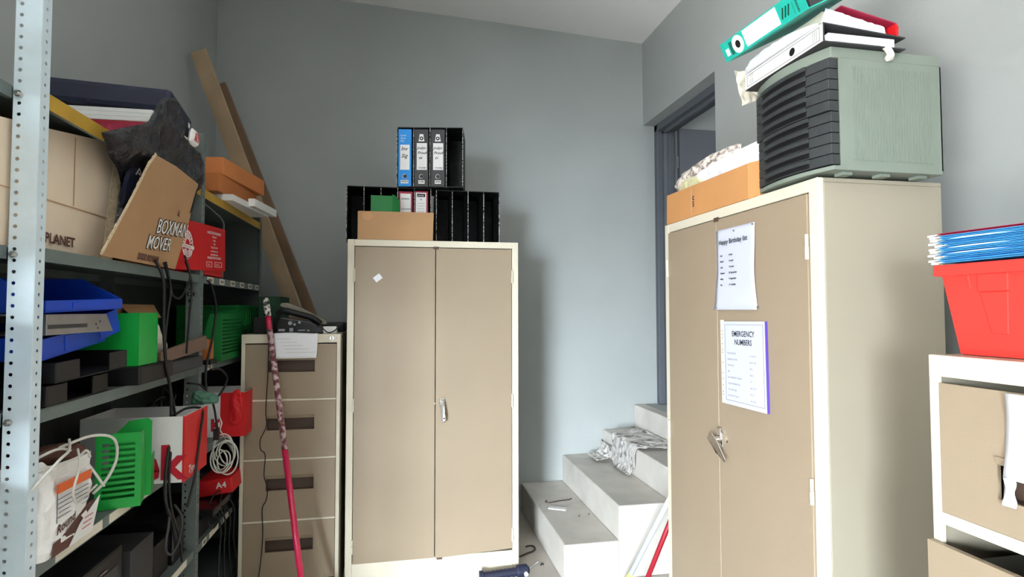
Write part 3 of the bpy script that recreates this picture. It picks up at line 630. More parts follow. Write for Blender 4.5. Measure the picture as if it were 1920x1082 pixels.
m = MB(); m.box(.008, L_-.004, .014, .25, .004, TH-.005); m.build('pages', 'dark_grey', t)
m = MB(); m.box(.118, .272, -.0015, 0, .006, TH-.004); lb = m.build('spine_label', 'paper', t)
m = MB(); n = 24; m.add([(.083+a*cos(2*pi*i/n), -.0012, .030+a*sin(2*pi*i/n)) for a in (.012, .027) for i in range(n)], [(i, (i+1) % n, n+(i+1) % n, n+i) for i in range(n)]); rg = m.build('finger_ring', 'white_card', t, solid=.0008)
m = MB(); m.cyl((.083, -.0014, .030), (.083, 0, .030), .0118, 22); m.build('ring_hole', 'black_plastic', rg)
m = MB(); m.box(.018, .034, -.0012, 0, .014, .036); m.build('size_mark', 'white_card', t)
m = MB(); text_mb(m, 'CROXLEY', .350, .006, .009, I4, y=-.0008, rot=-H90, bold=.0003); text_mb(m, 'LEVER ARCH FILE', .334, .006, .0045, I4, y=-.0008, rot=-H90)
for k in range(3): m.prism([(.285+.012*k, -.001, .014), (.300+.012*k, -.001, .040), (.296+.012*k, -.001, .042), (.281+.012*k, -.001, .016)], (0, .0006, 0))
for k in range(4): m.box(.042+.004*k, .0435+.004*k, -.0012, -.0002, .010, .05)
m.build('lettering', 'green_panel', t)
# red file on its back, open end towards the room
t = thing('lever_arch_file', 'worn red-spined lever arch file lying open end out at the right of the tower top', 'folder', (1.2, 1.45, ZT+.056))
def cover(p0, p1, y0, y1, th=.003): return [(p0[0], y0, p0[1]), (p1[0], y0, p1[1]), (p1[0], y0, p1[1]+th), (p0[0], y0, p0[1]+th)], (0, y1-y0, 0)
m = MB(); m.prism(*cover((1.17, 2.200), (1.338, 2.178), 1.312, 1.60)); m.build('lower_cover', 'maroon', t, world=True)
m = MB(); m.prism(*cover((1.17, 2.258), (1.344, 2.226), 1.312, 1.60)); m.build('upper_cover', 'maroon', t, world=True)
m = MB(); m.prism([(1.338, 1.312, 2.178), (1.350, 1.312, 2.182), (1.352, 1.312, 2.218), (1.344, 1.312, 2.229), (1.341, 1.312, 2.226), (1.345, 1.312, 2.184)], (0, .288, 0)); m.build('spine', 'red_card', t, world=True)
m = quadsheet([(1.115, 1.325, 2.214), (1.325, 1.325, 2.187), (1.318, 1.325, 2.220), (1.130, 1.325, 2.255)], .004, 40, 3); m.build('torn_front_page', 'paper', t, world=True, solid=.001)
m = MB(); m.prism([(1.12, 1.335, 2.215), (1.31, 1.335, 2.192), (1.31, 1.335, 2.218), (1.13, 1.335, 2.252)], (0, .24, 0)); m.build('pages', 'paper_warm', t, world=True)
m = MB(); blob(m, [(1.10, 1.29, ZT+.006), (1.10, 1.29, ZT+.024), (1.135, 1.29, ZT+.028), (1.20, 1.29, ZT+.024), (1.25, 1.29, ZT+.016), (1.27, 1.29, ZT+.010), (1.26, 1.29, ZT+.005), (1.2, 1.29, ZT+.005)], (0, 1, 0), .012, .003, 30, seed=12)
single(m, 'paper_bundle', 'paper', 'white papers squeezed under the red file on the drawer tower', 'paper', (1.2, 1.33, ZT+.003))
m = MB(); m.tube(spline([(1.265, 1.30, ZT+.018), (1.278, 1.286, ZT+.008), (1.288, 1.281, ZT-.008), (1.292, 1.280, ZT-.022), (1.282, 1.281, ZT-.027)], 5), [.010]*4+[.009]*17, 6); single(m, 'torn_paper_strip', 'paper_warm', 'torn paper strip hanging over the side edge of the drawer tower', 'paper', (1.28, 1.29, ZT-.02), smooth=False)
m = quadsheet([(1.10, 1.70, 2.242), (1.175, 1.70, 2.240), (1.195, 1.70, 2.150), (1.122, 1.70, 2.120)], .014, 22, 9); m2 = m
m.box(1.14, 1.165, 1.60, 1.70, 2.198, 2.200)
single(m, 'hanging_plastic_sleeve', 'paper_warm', 'crumpled pale sleeve hanging off the far end of the files above the tan box', 'plastic sleeve', (1.14, 1.70, 2.2), solid=.001)

# notices on the right cupboard doors
M_ = Matrix.Translation((1.112-.0052, 1.842, 1.432)) @ Matrix.Rotation(-H90, 4, 'Z')
t = thing('notice', 'white birthday list notice stuck high on the right cupboard doors', 'notice', M=M_)
m = MB()
def fn(u_, v_):
    w0 = .012*max(0, (.45-v_))/.45; x = -w0*1.6+(.224+w0*2.4)*u_; return (x-.002*sin(v_*6)*u_, -.003-.004*sin(v_*pi)*u_**2-.004*(v_ < .01), .281*v_)
m.grid(fn, 12, 20); pg = m.build('page', 'notice_paper', t, solid=.0005, smooth=True)
m = MB(); text_mb(m, 'Happy Birthday list', .020, .228, .0235, I4, y=-.0064, bold=.0004, sx=.93)
rows = [('Suzi', '10 Feb'), ('Mandi', '12 April'), ('Lizel', '7 August'), ('Susanna', '20 September'), ('Missy', '9 September'), ('Eva', '31 October')]
for k, (p_, q_) in enumerate(rows):
    text_mb(m, p_, .028, .186-.0205*k, .0085, I4, y=-.0064, bold=.0003); text_mb(m, q_, .080, .186-.0205*k, .0085, I4, y=-.0064, bold=.0003)
m.build('lettering', 'ink', pg)
for (x, z) in ((.006, .273), (.112, .268), (.218, .275), (.0, .006), (.236, .008)):
    m = MB(); m.cyl((x, -.0075, z), (x, -.003, z), .0032, 10); m.build('adhesive_dot', 'steel_dull', pg)
M_ = Matrix.Translation((1.112-.0052, 1.808, 1.108)) @ Matrix.Rotation(-H90, 4, 'Z') @ Matrix.Rotation(RAD(-1.0), 4, 'Y')
t = thing('notice', 'emergency numbers notice in a punched plastic sleeve below the birthday list', 'notice', M=M_)
m = MB(); m.box(.010, .243, -.006, -.002, .0, .283); m.build('sleeve', 'notice_paper', t)
m = MB(); m.box(.2435, .2465, -.007, 0, .0, .283); m.build('sleeve_edge', 'purple_edge', t)
m = MB(); m.box(-.010, .0095, -.004, -.002, .0, .288); st = m.build('punched_strip', 'paper_warm', t)
m = MB()
for z in (.03, .04, .062, .083, .104, .14, .175, .185, .205, .225, .238, .25): m.cyl((0, -.0045, z), (0, -.0035, z), .0022, 8)
m.build('punch_holes', 'dark_grey', st)
m = MB()
for (x0, x1, z0, z1) in ((.020, .232, .014, .0152), (.020, .232, .271, .2722), (.020, .0212, .014, .272), (.2308, .232, .014, .272)): m.box(x0, x1, -.0066, -.006, z0, z1)
m.build('printed_border', 'grey_ink', t)
m = MB(); text_mb(m, 'EMERGENCY', .126, .233, .0255, I4, 'CENTER', y=-.0070, sx=.86, bold=.0004); text_mb(m, 'NUMBERS', .126, .205, .0255, I4, 'CENTER', y=-.0070, sx=.86, bold=.0004); m.build('heading', 'ink', t)
rows = [('POLICE SERVICES', '012 345 678'), ('AMBULANCE / FIRE', '082 911 000'), ('NETCARE 24', '082 11'), ('FIRE', '084 24'), ('GAS COMMUNITY CENTRE', '107'), ('POISON INFORMATION', '086 155 577'), ('VET CLINIC LINE', '041 373'), ('ELECTRICITY FAULTS', '041 506 55')]
m = MB()
for k, (p_, q_) in enumerate(rows): text_mb(m, p_, .034, .172-.0205*k, .0082, I4, y=-.0066, sx=.8); text_mb(m, q_, .160, .168-.0205*k, .0082, I4, y=-.0066, sx=.8)
m.build('lettering', 'grey_ink', t)

# ------------------------------------------------------------------ right edge: filing cabinet top and note
ZN = 1.346
t = thing('storage_tub', 'red plastic tub full of blue hanging files on the filing cabinet at the right edge', 'tub', (1.055, .918, ZN+.001), -H90)
W_, D_, H_ = .50, .36, .172
def ring(z, g):  # taper
    return [(.012-g, -g*.4), (W_-.012+g, -g*.4), (W_-.012+g, D_+g), (.012-g, D_+g)]
m = MB(); a = ring(0, 0); b = ring(0, .026); n = 4
m.add([(*p, 0) for p in a]+[(*p, H_-.012) for p in b], [(i, (i+1) % 4, 4+(i+1) % 4, 4+i) for i in range(4)]+[(3, 2, 1, 0)])
m.build('shell', 'red_plastic', t, solid=.003, bevel=.004)
b = ring(0, .040)
m = MB(); c = ring(0, .024); z0, z1 = H_-.022, H_
m.add([(*p, z0) for p in b]+[(*p, z1) for p in b]+[(*p, z0) for p in c]+[(*p, z1) for p in c], [q for i in range(4) for q in ((i, (i+1) % 4, 4+(i+1) % 4, 4+i), (4+i, 4+(i+1) % 4, 12+(i+1) % 4, 12+i), (8+(i+1) % 4, 8+i, 12+i, 12+(i+1) % 4), (i, 8+i, 8+(i+1) % 4, (i+1) % 4))])
m.build('rim', 'red_plastic', t, bevel=.004)
for x in (.035, .160):
    m = MB(); m.prism([(x, -.013, .150), (x+.006, -.013, .150), (x+.008, -.007, .108), (x+.003, -.007, .108)], (0, .012, 0)); m.build('rib', 'red_plastic', t, bevel=.001)
m = MB(); m.prism([(.058, -.014, .118), (.112, -.014, .118), (.112, -.0135, .150), (.058, -.0135, .150)], (0, .008, 0)); m.prism([(.060, -.011, .117), (.110, -.0115, .117), (.104, -.0055, .040), (.074, -.0055, .041)], (0, .006, 0)); m.build('label_pocket', 'red_plastic', t, bevel=.0015)
m = MB(); m.box(.03, .47, .03, .33, .01, H_-.012); m.build('contents', 'blue_folder', t, bevel=.004)
# hanging files stacked above the rim
for k in range(11):
    z = ZN+H_+.004+k*.0056; dy = [0, .012, -.004, .016, .004, .010, -.006, .012, .002, .006, .014][k]; rz = RAD([-1, 1.5, 0, -2, 1, -.5, 2, -1, .5, -1.6, .6][k])
    M_ = Matrix.Translation((1.035+abs(dy)*.6, .925+dy, z)) @ Matrix.Rotation(-H90+rz*.4, 4, 'Z') @ Matrix.Rotation(RAD(.35*(k-5)*.4), 4, 'Y')
    lab = 'blue hanging file folder in the pile over the red tub' if k < 10 else 'pink-red folder topmost of the pile over the red tub'
    t = thing('hanging_file', lab, 'folder', M=M_, group='blue hanging files on the tub' if k < 10 else None)
    m = MB(); m.box(0, .40, 0, .25, 0, .0012); m.box(0, .40, 0, .25, .0028, .004); m.box(0, .40, .248, .25, .0012, .0028); m.build('sleeve', 'blue_folder' if k < 10 else 'maroon', t)
    m = MB(); m.box(-.024, .0, .004, .010, .001, .003); m.box(-.024, -.016, .004, .014, -.001, .001); m.build('hook_rail', 'white_plastic', t)
    if k in (3, 5, 8): m = MB(); m.prism([(.02, -.002, .0012), (.14, -.002, .0014), (.10, -.004, .003), (.05, -.004, .003)], (0, .1, .001)); m.build('paper_insert', 'paper', t)
m = MB(); m.cyl((1.075, .905, ZN+.0055), (1.075, .885, ZN+.0055), .005, 10); single(m, 'small_clip', 'steel_dull', 'tiny metal clip beside the red tub on the cabinet edge', 'clip', (1.075, .895, ZN), smooth=False)
# note stuck over the drawer handle
M_ = Matrix.Translation((1.0-.004, .788, 1.104)) @ Matrix.Rotation(-H90, 4, 'Z')
t = thing('notice', 'white sheet stuck on the front of the filing cabinet at the right edge', 'notice', M=M_)
m = MB()
def strip(x0a, x0b, x1, z0, z1):
    def g(u_, v_): return (x0a+(x0b-x0a)*v_+(x1-x0a-(x0b-x0a)*v_)*u_+.002*sin(v_*9), -.004-.004*sin(v_*7+1)*(1-u_), z0+(z1-z0)*v_)
    return g
m.grid(strip(0, .004, .021, 0, .046), 4, 8); m.grid(strip(.004, .012, .20, .046, .188), 14, 12); m.build('page', 'paper', t, solid=.0006, smooth=True)
# things in the open drawer
m = MB(); m.box(1.012, 1.30, .80, .88, .86, .972); single(m, 'black_file_box', 'black_plastic', 'black object inside the open drawer at the right edge', 'box', (1.1, .85, .86), bevel=.003)
m = MB(); m.grid(lambda u_, v_: (1.005+.30*u_, .60+.19*v_, .968+.012*noi((u_*3, v_*5, 1))+.010*v_), 10, 10); single(m, 'green_sheet', 'paper', 'pale papers lying in the open drawer at the right edge', 'paper', (1.1, .7, .95), solid=.002)

# ------------------------------------------------------------------ on the stairs and floor
def drape(label, name, pts, y0, y1, m_, amp=.010, fs=16, seed=0, th=.003, taper=None):
    P = spline(pts, 6); n = len(P)-1
    def g(u_, v_):
        i = v_*n; k = min(int(i), n-1); p = P[k].lerp(P[k+1], i-k); a0, a1 = (y0, y1) if taper is None else (y0+(taper[0]-y0)*v_, y1+(taper[1]-y1)*v_)
        q = Vector((p.x, a0+(a1-a0)*u_, p.z)); s_ = q*fs+Vector((seed,)*3); r_ = (1-abs(noise.noise(s_))*2)*.7+noise.noise(s_*2.4)*.4+.5
        return (q.x-amp*r_*.6, q.y+amp*noise.noise(s_*.7), q.z+amp*r_*.8)
    m = MB(); m.grid(g, 30, 30); return single(m, name, m_, label, 'cloth', (pts[0][0], (y0+y1)/2, pts[0][2]), solid=th)
drape('patterned cloth draped over the edge of the third concrete step', 'patterned_cloth', [(1.70, 0, .566), (1.60, 0, .566), (1.50, 0, .566), (1.440, 0, .560), (1.432, 0, .50), (1.428, 0, .43), (1.41, 0, .395), (1.39, 0, .392)], 3.28, 3.86, 'print_fabric', .022, 12, 1, taper=(3.36, 3.62))
drape('striped cloth crumpled on the second step left of the patterned cloth', 'crumpled_cloth', [(1.438, 0, .470), (1.425, 0, .430), (1.39, 0, .405), (1.34, 0, .400), (1.31, 0, .398)], 3.72, 3.95, 'print_fabric', .016, 22, 5, taper=(3.70, 3.90))
m = MB(); m.tube(spline([(.913, 3.553, .207), (.93, 3.545, .203), (1.0, 3.565, .203), (1.06, 3.575, .203), (1.088, 3.585, .206)], 5), .0035, 8); m.cyl((.905, 3.553, .204), (.917, 3.553, .212), .008, 10); single(m, 'bent_rod', 'rust', 'thin rusty rod lying on the lowest step', 'rod', (1.0, 3.56, .201))
m = MB(); m.box(-.055, .055, -.022, .022, 0, .006, T_(.952, 3.435, .2005, RAD(-28))); single(m, 'white_chip', 'white_plastic', 'small white strip lying on the lowest step below the rusty rod', 'strip', (.952, 3.435, .2), bevel=.001)
for (x, y, l_) in ((1.052, 3.285, 'left'), (1.118, 3.30, 'right')):
    m = MB(); m.tube(spline([(x-.008, y-.012, .203), (x-.014, y, .203), (x-.006, y+.012, .203), (x+.004, y+.012, .203)], 4), .0025, 6); single(m, 'wire_staple', 'steel_dull', 'tiny bent staple on the lowest step, %s one of two' % l_, 'staple', (x, y, .2))
m = MB(); m.tube(spline([(.676, 3.26, .006), (.72, 3.29, .006), (.765, 3.315, .006), (.787, 3.345, .006), (.785, 3.385, .006), (.76, 3.395, .006), (.74, 3.385, .006)], 6), .005, 8); single(m, 'rusty_hook', 'rust', 'rusty bent hook on the floor beside the lowest step', 'hook', (.73, 3.33, .001), smooth=True)
m = MB(); m.prism([(.765, 3.13, .001), (.790, 3.14, .001), (.778, 3.155, .001)], (0, 0, .008)); single(m, 'gravel_chip', 'dark_grey', 'small dark stone chip on the floor by the lowest step', 'stone', (.778, 3.14, 0))
t = thing('hand_pump', 'navy ribbed hand tool lying on the floor at the foot of the middle cupboard', 'tool', (.52, 2.99, .03))
m = MB(); m.tube([(.405, 2.99, .036), (.425, 2.99, .037), (.430, 2.99, .037), (.600, 2.992, .046)], [.030, .030, .021, .021], 16)
for k in range(7): m.tube([(.45+.022*k, 2.99, .038+.0011*k), (.457+.022*k, 2.99, .038+.0011*k)], .0235, 16)
m.build('grip', 'navy', t, world=True)
m = MB(); m.tube([(.600, 2.992, .046), (.612, 2.992, .047), (.66, 2.994, .050), (.672, 2.995, .052)], [.024, .032, .030, .014], 14); m.build('head', 'navy', t, world=True, bevel=.002)
m = MB(); m.tube([(.672, 2.995, .056), (.700, 3.0, .070), (.722, 3.005, .082)], [.006, .004, .007], 8); m.build('lever', 'steel_dull', t, world=True)
m = MB(); m.cyl((.648, 2.972, .045), (.648, 2.955, .043), .011, 14); m.build('cap', 'white_plastic', t, world=True)
def rod(label, name, a_, b_, r_, m_, tip=None, tipm=None):
    t = thing(name, label, 'pole', tuple(b_)); a_ = Vector(a_); b_ = Vector(b_); e = b_+(a_-b_).normalized()*(tip or 0)
    m = MB(); m.tube([tuple(e), tuple(a_)], r_, 12); m.build('shaft', m_, t, world=True, smooth=True)
    if tip: m = MB(); m.tube([tuple(b_), tuple(e)], [r_*1.25, r_*1.1], 12); m.build('tip', tipm, t, world=True, smooth=True)
P1, P2 = Vector((1.219, 2.55, .456)), Vector((1.107, 2.68, .115)); dd = P2-P1; P0 = P2+dd*(.115-.016)/(.341)
rod('pale grey pole with yellow foot leaning between the stairs and the right cupboard', 'painted_pole', P1-dd*1.2, P0, .012, 'lit_post_pale_pole', .13, 'yellow_tip')
P1, P2 = Vector((1.155, 2.42, .378)), Vector((1.100, 2.45, .215)); dd = P2-P1; P0 = P2+dd*(.215-.016)/(.163)
rod('red pole leaning just right of the pale grey pole beside the stairs', 'painted_pole', P1-dd*2.5, P0, .011, 'red_deep')

# ------------------------------------------------------------------ contents of the shelving
def at_shelf(k, y, x, rz=H90, dz=.001): return T_(x, y, SZ[k]+dz, rz)
S0, S1, S2, S3, S4 = SZ[:5]
# --- top shelf pile
t = thing('storage_case', 'flat dark navy zipped case topmost on the yellow-edged shelf', 'case', M=T_(-1.168, 2.065, 2.118, RAD(8)))
m = MB(); m.box(0, .385, 0, .33, 0, .082); m.build('body', 'navy', t, bevel=.018)
m = MB(); m.box(.3852, .3865, .26, .285, .028, .046); m.build('side_tag', 'white_card', t)
m = MB(); m.box(.14, .144, -.0015, .001, .01, .072); m.build('seam', 'black_plastic', t)
for k in range(3):
    m = MB(); m.box(-1.17+.01*k, -.83-.004*k, 2.09+.004*k, 2.42, 2.070+.0155*k, 2.084+.0155*k); single(m, 'magazine', 'white_card', ['thick white magazine at the bottom of the stack under the navy case', 'white magazine in the middle of the stack under the navy case', 'white magazine directly under the navy case'][k], 'magazine', (-1.0, 2.25, 2.07+.0155*k), bevel=.002)
m = MB(); m.box(-1.17, -.838, 2.085, 2.40, S0+.001, 2.068); t = single(m, 'box_file', 'red_deep', 'dark red box under the magazines on the top shelf', 'box', (-.99, 2.25, S0), bevel=.003)
m = quadsheet([(-1.02, 2.079, 1.958), (-.84, 2.079, 1.958), (-.84, 2.079, 2.062), (-1.03, 2.079, 2.055)], .004, 20, 4); single(m, 'plastic_wrap', 'maroon', 'crinkled pinkish plastic wrap against the dark red box on the top shelf', 'plastic wrap', (-.9, 2.079, 1.96), solid=.001)
m = MB(); m.box(-1.17, -.90, .62, 1.38, S0+.001, S0+.10); single(m, 'long_carton', 'dark_grey', 'dark long carton on the top shelf left of the near post', 'box', (-1.0, 1.0, S0), bevel=.003)
# black bin liner bag
m = MB(); blob(m, [(-.79, 1.67, 1.905), (-.785, 1.80, 1.962), (-.78, 1.925, 2.02), (-.775, 1.955, 2.075), (-.775, 2.03, 2.135), (-.775, 2.11, 2.15), (-.775, 2.18, 2.09), (-.78, 2.22, 2.055), (-.80, 2.36, 2.065), (-.81, 2.50, 2.05), (-.815, 2.52, 1.95), (-.85, 2.42, 1.87), (-.865, 2.28, 1.84), (-.87, 2.15, 1.84), (-.87, 2.10, 1.82), (-.86, 2.05, 1.82), (-.86, 1.96, 1.72), (-.865, 1.90, 1.64), (-.865, 1.93, 1.75), (-.86, 1.93, 1.84), (-.83, 1.80, 1.88)], (1, 0, .1), .014, .015, 11, rings=18, seed=21, bias=-.006)
bag = single(m, 'rubbish_bag', 'black_bag', 'crumpled black plastic bag spilling out between the top shelf pile and the moving carton', 'bag', (-.80, 2.1, 1.8))
m = MB(); blob(m, [(-.845, 1.90, 1.745), (-.84, 1.93, 1.86), (-.835, 2.02, 1.90), (-.835, 2.09, 1.93), (-.84, 2.06, 1.86), (-.845, 1.97, 1.77)], (1, 0, 0), .010, .004, 20, seed=23); b2 = single(m, 'printed_pouch', 'navy', 'dark navy printed plastic pouch tucked behind the torn edge of the moving carton', 'pouch', (-.86, 2.0, 1.75))
m = MB(); M_ = Matrix.Translation((-.822, 1.945, 1.862)) @ Matrix.Rotation(H90, 4, 'Z') @ Matrix.Rotation(RAD(38), 4, 'Y'); text_mb(m, 'Pos', 0, 0, .050, M_, shear=.1, bold=.0008); o = m.build('lettering', 'white_card'); o.parent = b2; o.location = -Vector(b2.location)
m = MB(); blob(m, [(-.765, 2.22, 2.05), (-.765, 2.24, 2.10), (-.765, 2.28, 2.095), (-.765, 2.30, 2.055), (-.765, 2.26, 2.04)], (1, 0, 0), .012, .004, 30, seed=25); b3 = single(m, 'red_white_pouch', 'white_card', 'small white and red packet sticking out of the black bag', 'packet', (-.765, 2.26, 2.05))
m = MB()
for k in range(3): m.prism([(-.7515, 2.235+.014*k, 2.055), (-.7515, 2.242+.014*k, 2.055), (-.7515, 2.254+.012*k, 2.088), (-.7515, 2.248+.012*k, 2.088)], (.001, 0, 0))
o = m.build('red_stripes', 'red_card'); o.parent = b3; o.location = -Vector(b3.location)

# --- second shelf: cartons
def carton_quad(label, m_, pts, X, depth, name='cardboard_box', edge=None, back=True, group=None):
    """pts: (y, z) outline of the face towards the room at X"""
    t = thing(name, label, 'box', (X-.1, sum(p[0] for p in pts)/len(pts), min(p[1] for p in pts)), 0, group)
    m = MB(); m.prism([(X, y, z) for y, z in pts], (-.004, 0, 0)); m.build('front_panel', m_, t, world=True)
    return t
t = carton_quad('big pale carton on the second shelf behind the near post', 'kraft_light', [(1.30, S1+.001), (1.905, S1+.001), (1.957, 1.72), (1.972, 1.958), (1.64, 1.900), (1.30, 1.845)], -.893, .3)
m = MB(); m.box(-1.14, -.897, 1.30, 1.304, S1+.001, 1.84); m.box(-1.14, -1.136, 1.304, 1.93, S1+.001, 1.86); m.box(-1.136, -.897, 1.304, 1.90, S1+.001, S1+.005); m.prism([(-.899, 1.901, S1+.005), (-.899, 1.905, S1+.005), (-.899, 1.965, 1.95), (-.899, 1.961, 1.95)], (-.235, 0, 0)); m.build('side_walls', 'kraft_light', t, world=True)
m = MB(); m.box(-.892, -.8905, 1.30, 1.946, 1.7145, 1.7165); m.box(-.892, -.8905, 1.750, 1.7515, 1.72, 1.91); m.build('fold_line', 'kraft_flap', t, world=True)
pts = [(1.957+.006*noi((i, 2, 0), .9)*0, 0) for i in range(2)]
m = MB(); L = []
for i in range(13): z = S1+.002+.372*i/12; y = 1.907+.068*(i/12)+.008*noi((i*.9, 1, 5)); L.append((y, z))
Rr = [(y+.018+.010*noi((z*40, 3, 1))+.016*(k/12), z) for k, (y, z) in enumerate(L)]
m.prism([(-.890, y, z) for y, z in L]+[(-.872, y, z) for y, z in Rr[::-1]], (-.004, 0, 0)); m.build('torn_edge', 'kraft_edge', t, world=True)
m = MB(); text_mb(m, 'PLANET', 0, 0, .036, Matrix.Translation((-.8885, 1.622, 1.606)) @ Matrix.Rotation(H90, 4, 'Z'), bold=.001, sx=1.05); m.build('lettering', 'brown_print', t, world=True)
# boxman mover
SH = Matrix(((1, 0, .11, -.11*1.584), (0, 1, 0, 0), (0, 0, 1, 0), (0, 0, 0, 1)))      # the loose flap leans out at the top
E = [(1.751, 1.586), (1.805, 1.665), (1.884, 1.782), (1.943, 1.879), (1.991, 1.934)]
pts = E+[(2.156, 1.938), (2.383, 1.925), (2.337, 1.751), (2.276, 1.584), (2.05, 1.584)]
t = thing('cardboard_box', 'tilted brown moving carton with torn edge on the second shelf', 'box', (-.9, 2.1, 1.58))
m = MB(); m.prism([(-.822, y, z) for y, z in pts], (-.004, 0, 0)); m.build('front_flap', 'kraft', t, world=True, M=SH)
m = MB(); m.prism([(-.86, 2.24, 1.586), (-.86, 2.245, 1.586), (-.86, 2.33, 1.84), (-.86, 2.325, 1.84)], (-.27, 0, 0)); m.prism([(-1.13, 1.98, 1.586), (-1.13, 2.24, 1.586), (-1.13, 2.33, 1.80), (-1.13, 2.05, 1.80)], (-.004, 0, 0)); m.prism([(-.86, 1.98, 1.585), (-.86, 2.24, 1.585), (-.86, 2.24, 1.589), (-.86, 1.98, 1.589)], (-.27, 0, 0)); m.build('side_walls', 'kraft', t, world=True)
m = MB(); sE = spline([Vector((0, y, z)) for y, z in E], 8)
for i in range(len(sE)-1):
    p, q = sE[i], sE[i+1]; w0 = .005+.009*abs(noi((i*.7, 0, 3))); m.add([(-.8205, p.y-w0, p.z+w0*.6), (-.8205, q.y-w0, q.z+w0*.6), (-.8205, q.y+.002, q.z), (-.8205, p.y+.002, p.z)], [(0, 1, 2, 3)])
m.build('torn_edge', 'kraft_edge', t, world=True, solid=.003, M=SH)
def outlined(par, s_, y, z, size, shear, rot, sx=1.0):
    Mx = Matrix.Translation((-.8205, y, z)) @ Matrix.Rotation(H90, 4, 'Z')
    m = MB(); text_mb(m, s_, 0, 0, size, Mx, shear=shear, rot=rot, bold=size*.05, sx=sx); a = m.build('lettering_outline', 'ink', par, world=True, M=SH)
    Mx = Matrix.Translation((-.8195, y, z)) @ Matrix.Rotation(H90, 4, 'Z')
    m = MB(); text_mb(m, s_, 0, 0, size, Mx, shear=shear, rot=rot, bold=size*.008, sx=sx); m.build('lettering_fill', 'white_card', a, world=True, M=SH)
outlined(t, 'BOXMAN', 2.068, 1.691, .070, .35, RAD(-4), .86)
outlined(t, 'MOVER', 2.012, 1.634, .062, .35, RAD(-3), .90)
m = MB(); text_mb(m, 'DODO BOXMAN', 0, 0, .030, Matrix.Translation((-.8205, 1.966, 1.594)) @ Matrix.Rotation(H90, 4, 'Z'), shear=.3, bold=.0014, sx=.66)
text_mb(m, 'A', 0, 0, .030, Matrix.Translation((-.8205, 2.225, 1.775)) @ Matrix.Rotation(H90, 4, 'Z'), shear=.2, bold=.0016, sx=.8); m.build('lettering', 'brown_print', t, world=True, M=SH)
m = MB(); m.prism([(-.8212, 2.335, 1.80), (-.8212, 2.352, 1.81), (-.8212, 2.380, 1.90), (-.8212, 2.372, 1.905)], (.0008, 0, 0)); m.build('torn_tape', 'black_plastic', t, world=True, M=SH)
m = MB(); blob(m, [(-.87, 1.99, 1.60), (-.86, 2.02, 1.74), (-.86, 2.10, 1.79), (-.86, 2.22, 1.80), (-.86, 2.20, 1.65), (-.87, 2.10, 1.60)], (1, 0, 0), .02, .006, 14, seed=31); single(m, 'brown_paper', 'kraft_light', 'brown paper wad visible inside the tilted moving carton', 'paper', (-.87, 2.1, 1.6))
# red carton
M_ = T_(-.822, 2.285, 1.584, H90, ry=RAD(-3.2))
t = thing('red_box', 'bright red carton with round white sunrise emblem on the second shelf', 'box', M=M_)
m = MB(); m.box(0, .59, 0, .0035, 0, .195); m.build('front_flap', 'red_card', t)
m = MB(); m.box(.34, .585, .0105, .25, .002, .195, Matrix.Rotation(RAD(3.2), 4, 'Y')); m.build('carton', 'red_card', t, bevel=.002)
m = MB(); c0 = (.112, .098)
def arcpoly(c, r0, r1, a0, a1, k=6, y=-.0004): return [(c[0]+r0*cos(a0+(a1-a0)*i/k), y, c[1]+r0*sin(a0+(a1-a0)*i/k)) for i in range(k+1)]+[(c[0]+r1*cos(a1-(a1-a0)*i/k), y, c[1]+r1*sin(a1-(a1-a0)*i/k)) for i in range(k+1)]
m.prism(arcpoly(c0, .052, .056, 0, pi*1.999, 40), (0, -.0008, 0))
for k in range(9): a0 = pi*(k+.5)/9.5; m.prism(arcpoly(c0, .022, .053, a0, a0+pi/20, 3), (0, -.0008, 0))
for r0 in (.014, .023, .032, .041): m.prism(arcpoly((c0[0], c0[1]-.012), r0, r0+.0045, pi*1.06, pi*1.94, 14), (0, -.0008, 0))
e = m.build('emblem', 'white_card', t)
m = MB(); m.prism([(.050, -.0014, .088), (.178, -.0014, .080), (.178, -.0014, .094), (.050, -.0014, .102)], (0, -.0006, 0)); e2 = m.build('emblem_banner', 'white_card', e)
m = MB(); text_mb(m, 'SUNRISE FARM', .056, .0905, .011, I4, y=-.0022, sx=1.2, rot=RAD(3.5)); m.build('banner_lettering', 'red_ink', e2)
m = MB()
for k, (s_, sz) in enumerate((('SANDSTONE WORKSHOP', .016), ('P O Box 733', .011), ('PAARL', .011), ('7620', .011), ('TEL (021) 863 1234', .011), ('www.sandstone.co.za', .011), ('email: info@workshop', .011), ('PRODUCE OF SOUTH AFRICA', .0135))):
    text_mb(m, s_, .430, .160-.0155*k, sz, I4, 'CENTER', y=-.001, bold=.0003)
text_mb(m, 'FLAT', .345, .022, .012, I4, y=-.001); text_mb(m, 'PACK 10', .452, .022, .012, I4, y=-.001)
for x0, x1 in ((.330, .400), (.438, .535)):
    m.box(x0, x1, -.001, -.0002, .016, .0175); m.box(x0, x1, -.001, -.0002, .037, .0385); m.box(x0, x0+.0015, -.001, -.0002, .016, .0385); m.box(x1-.0015, x1, -.001, -.0002, .016, .0385)
m.build('lettering', 'white_card', t)
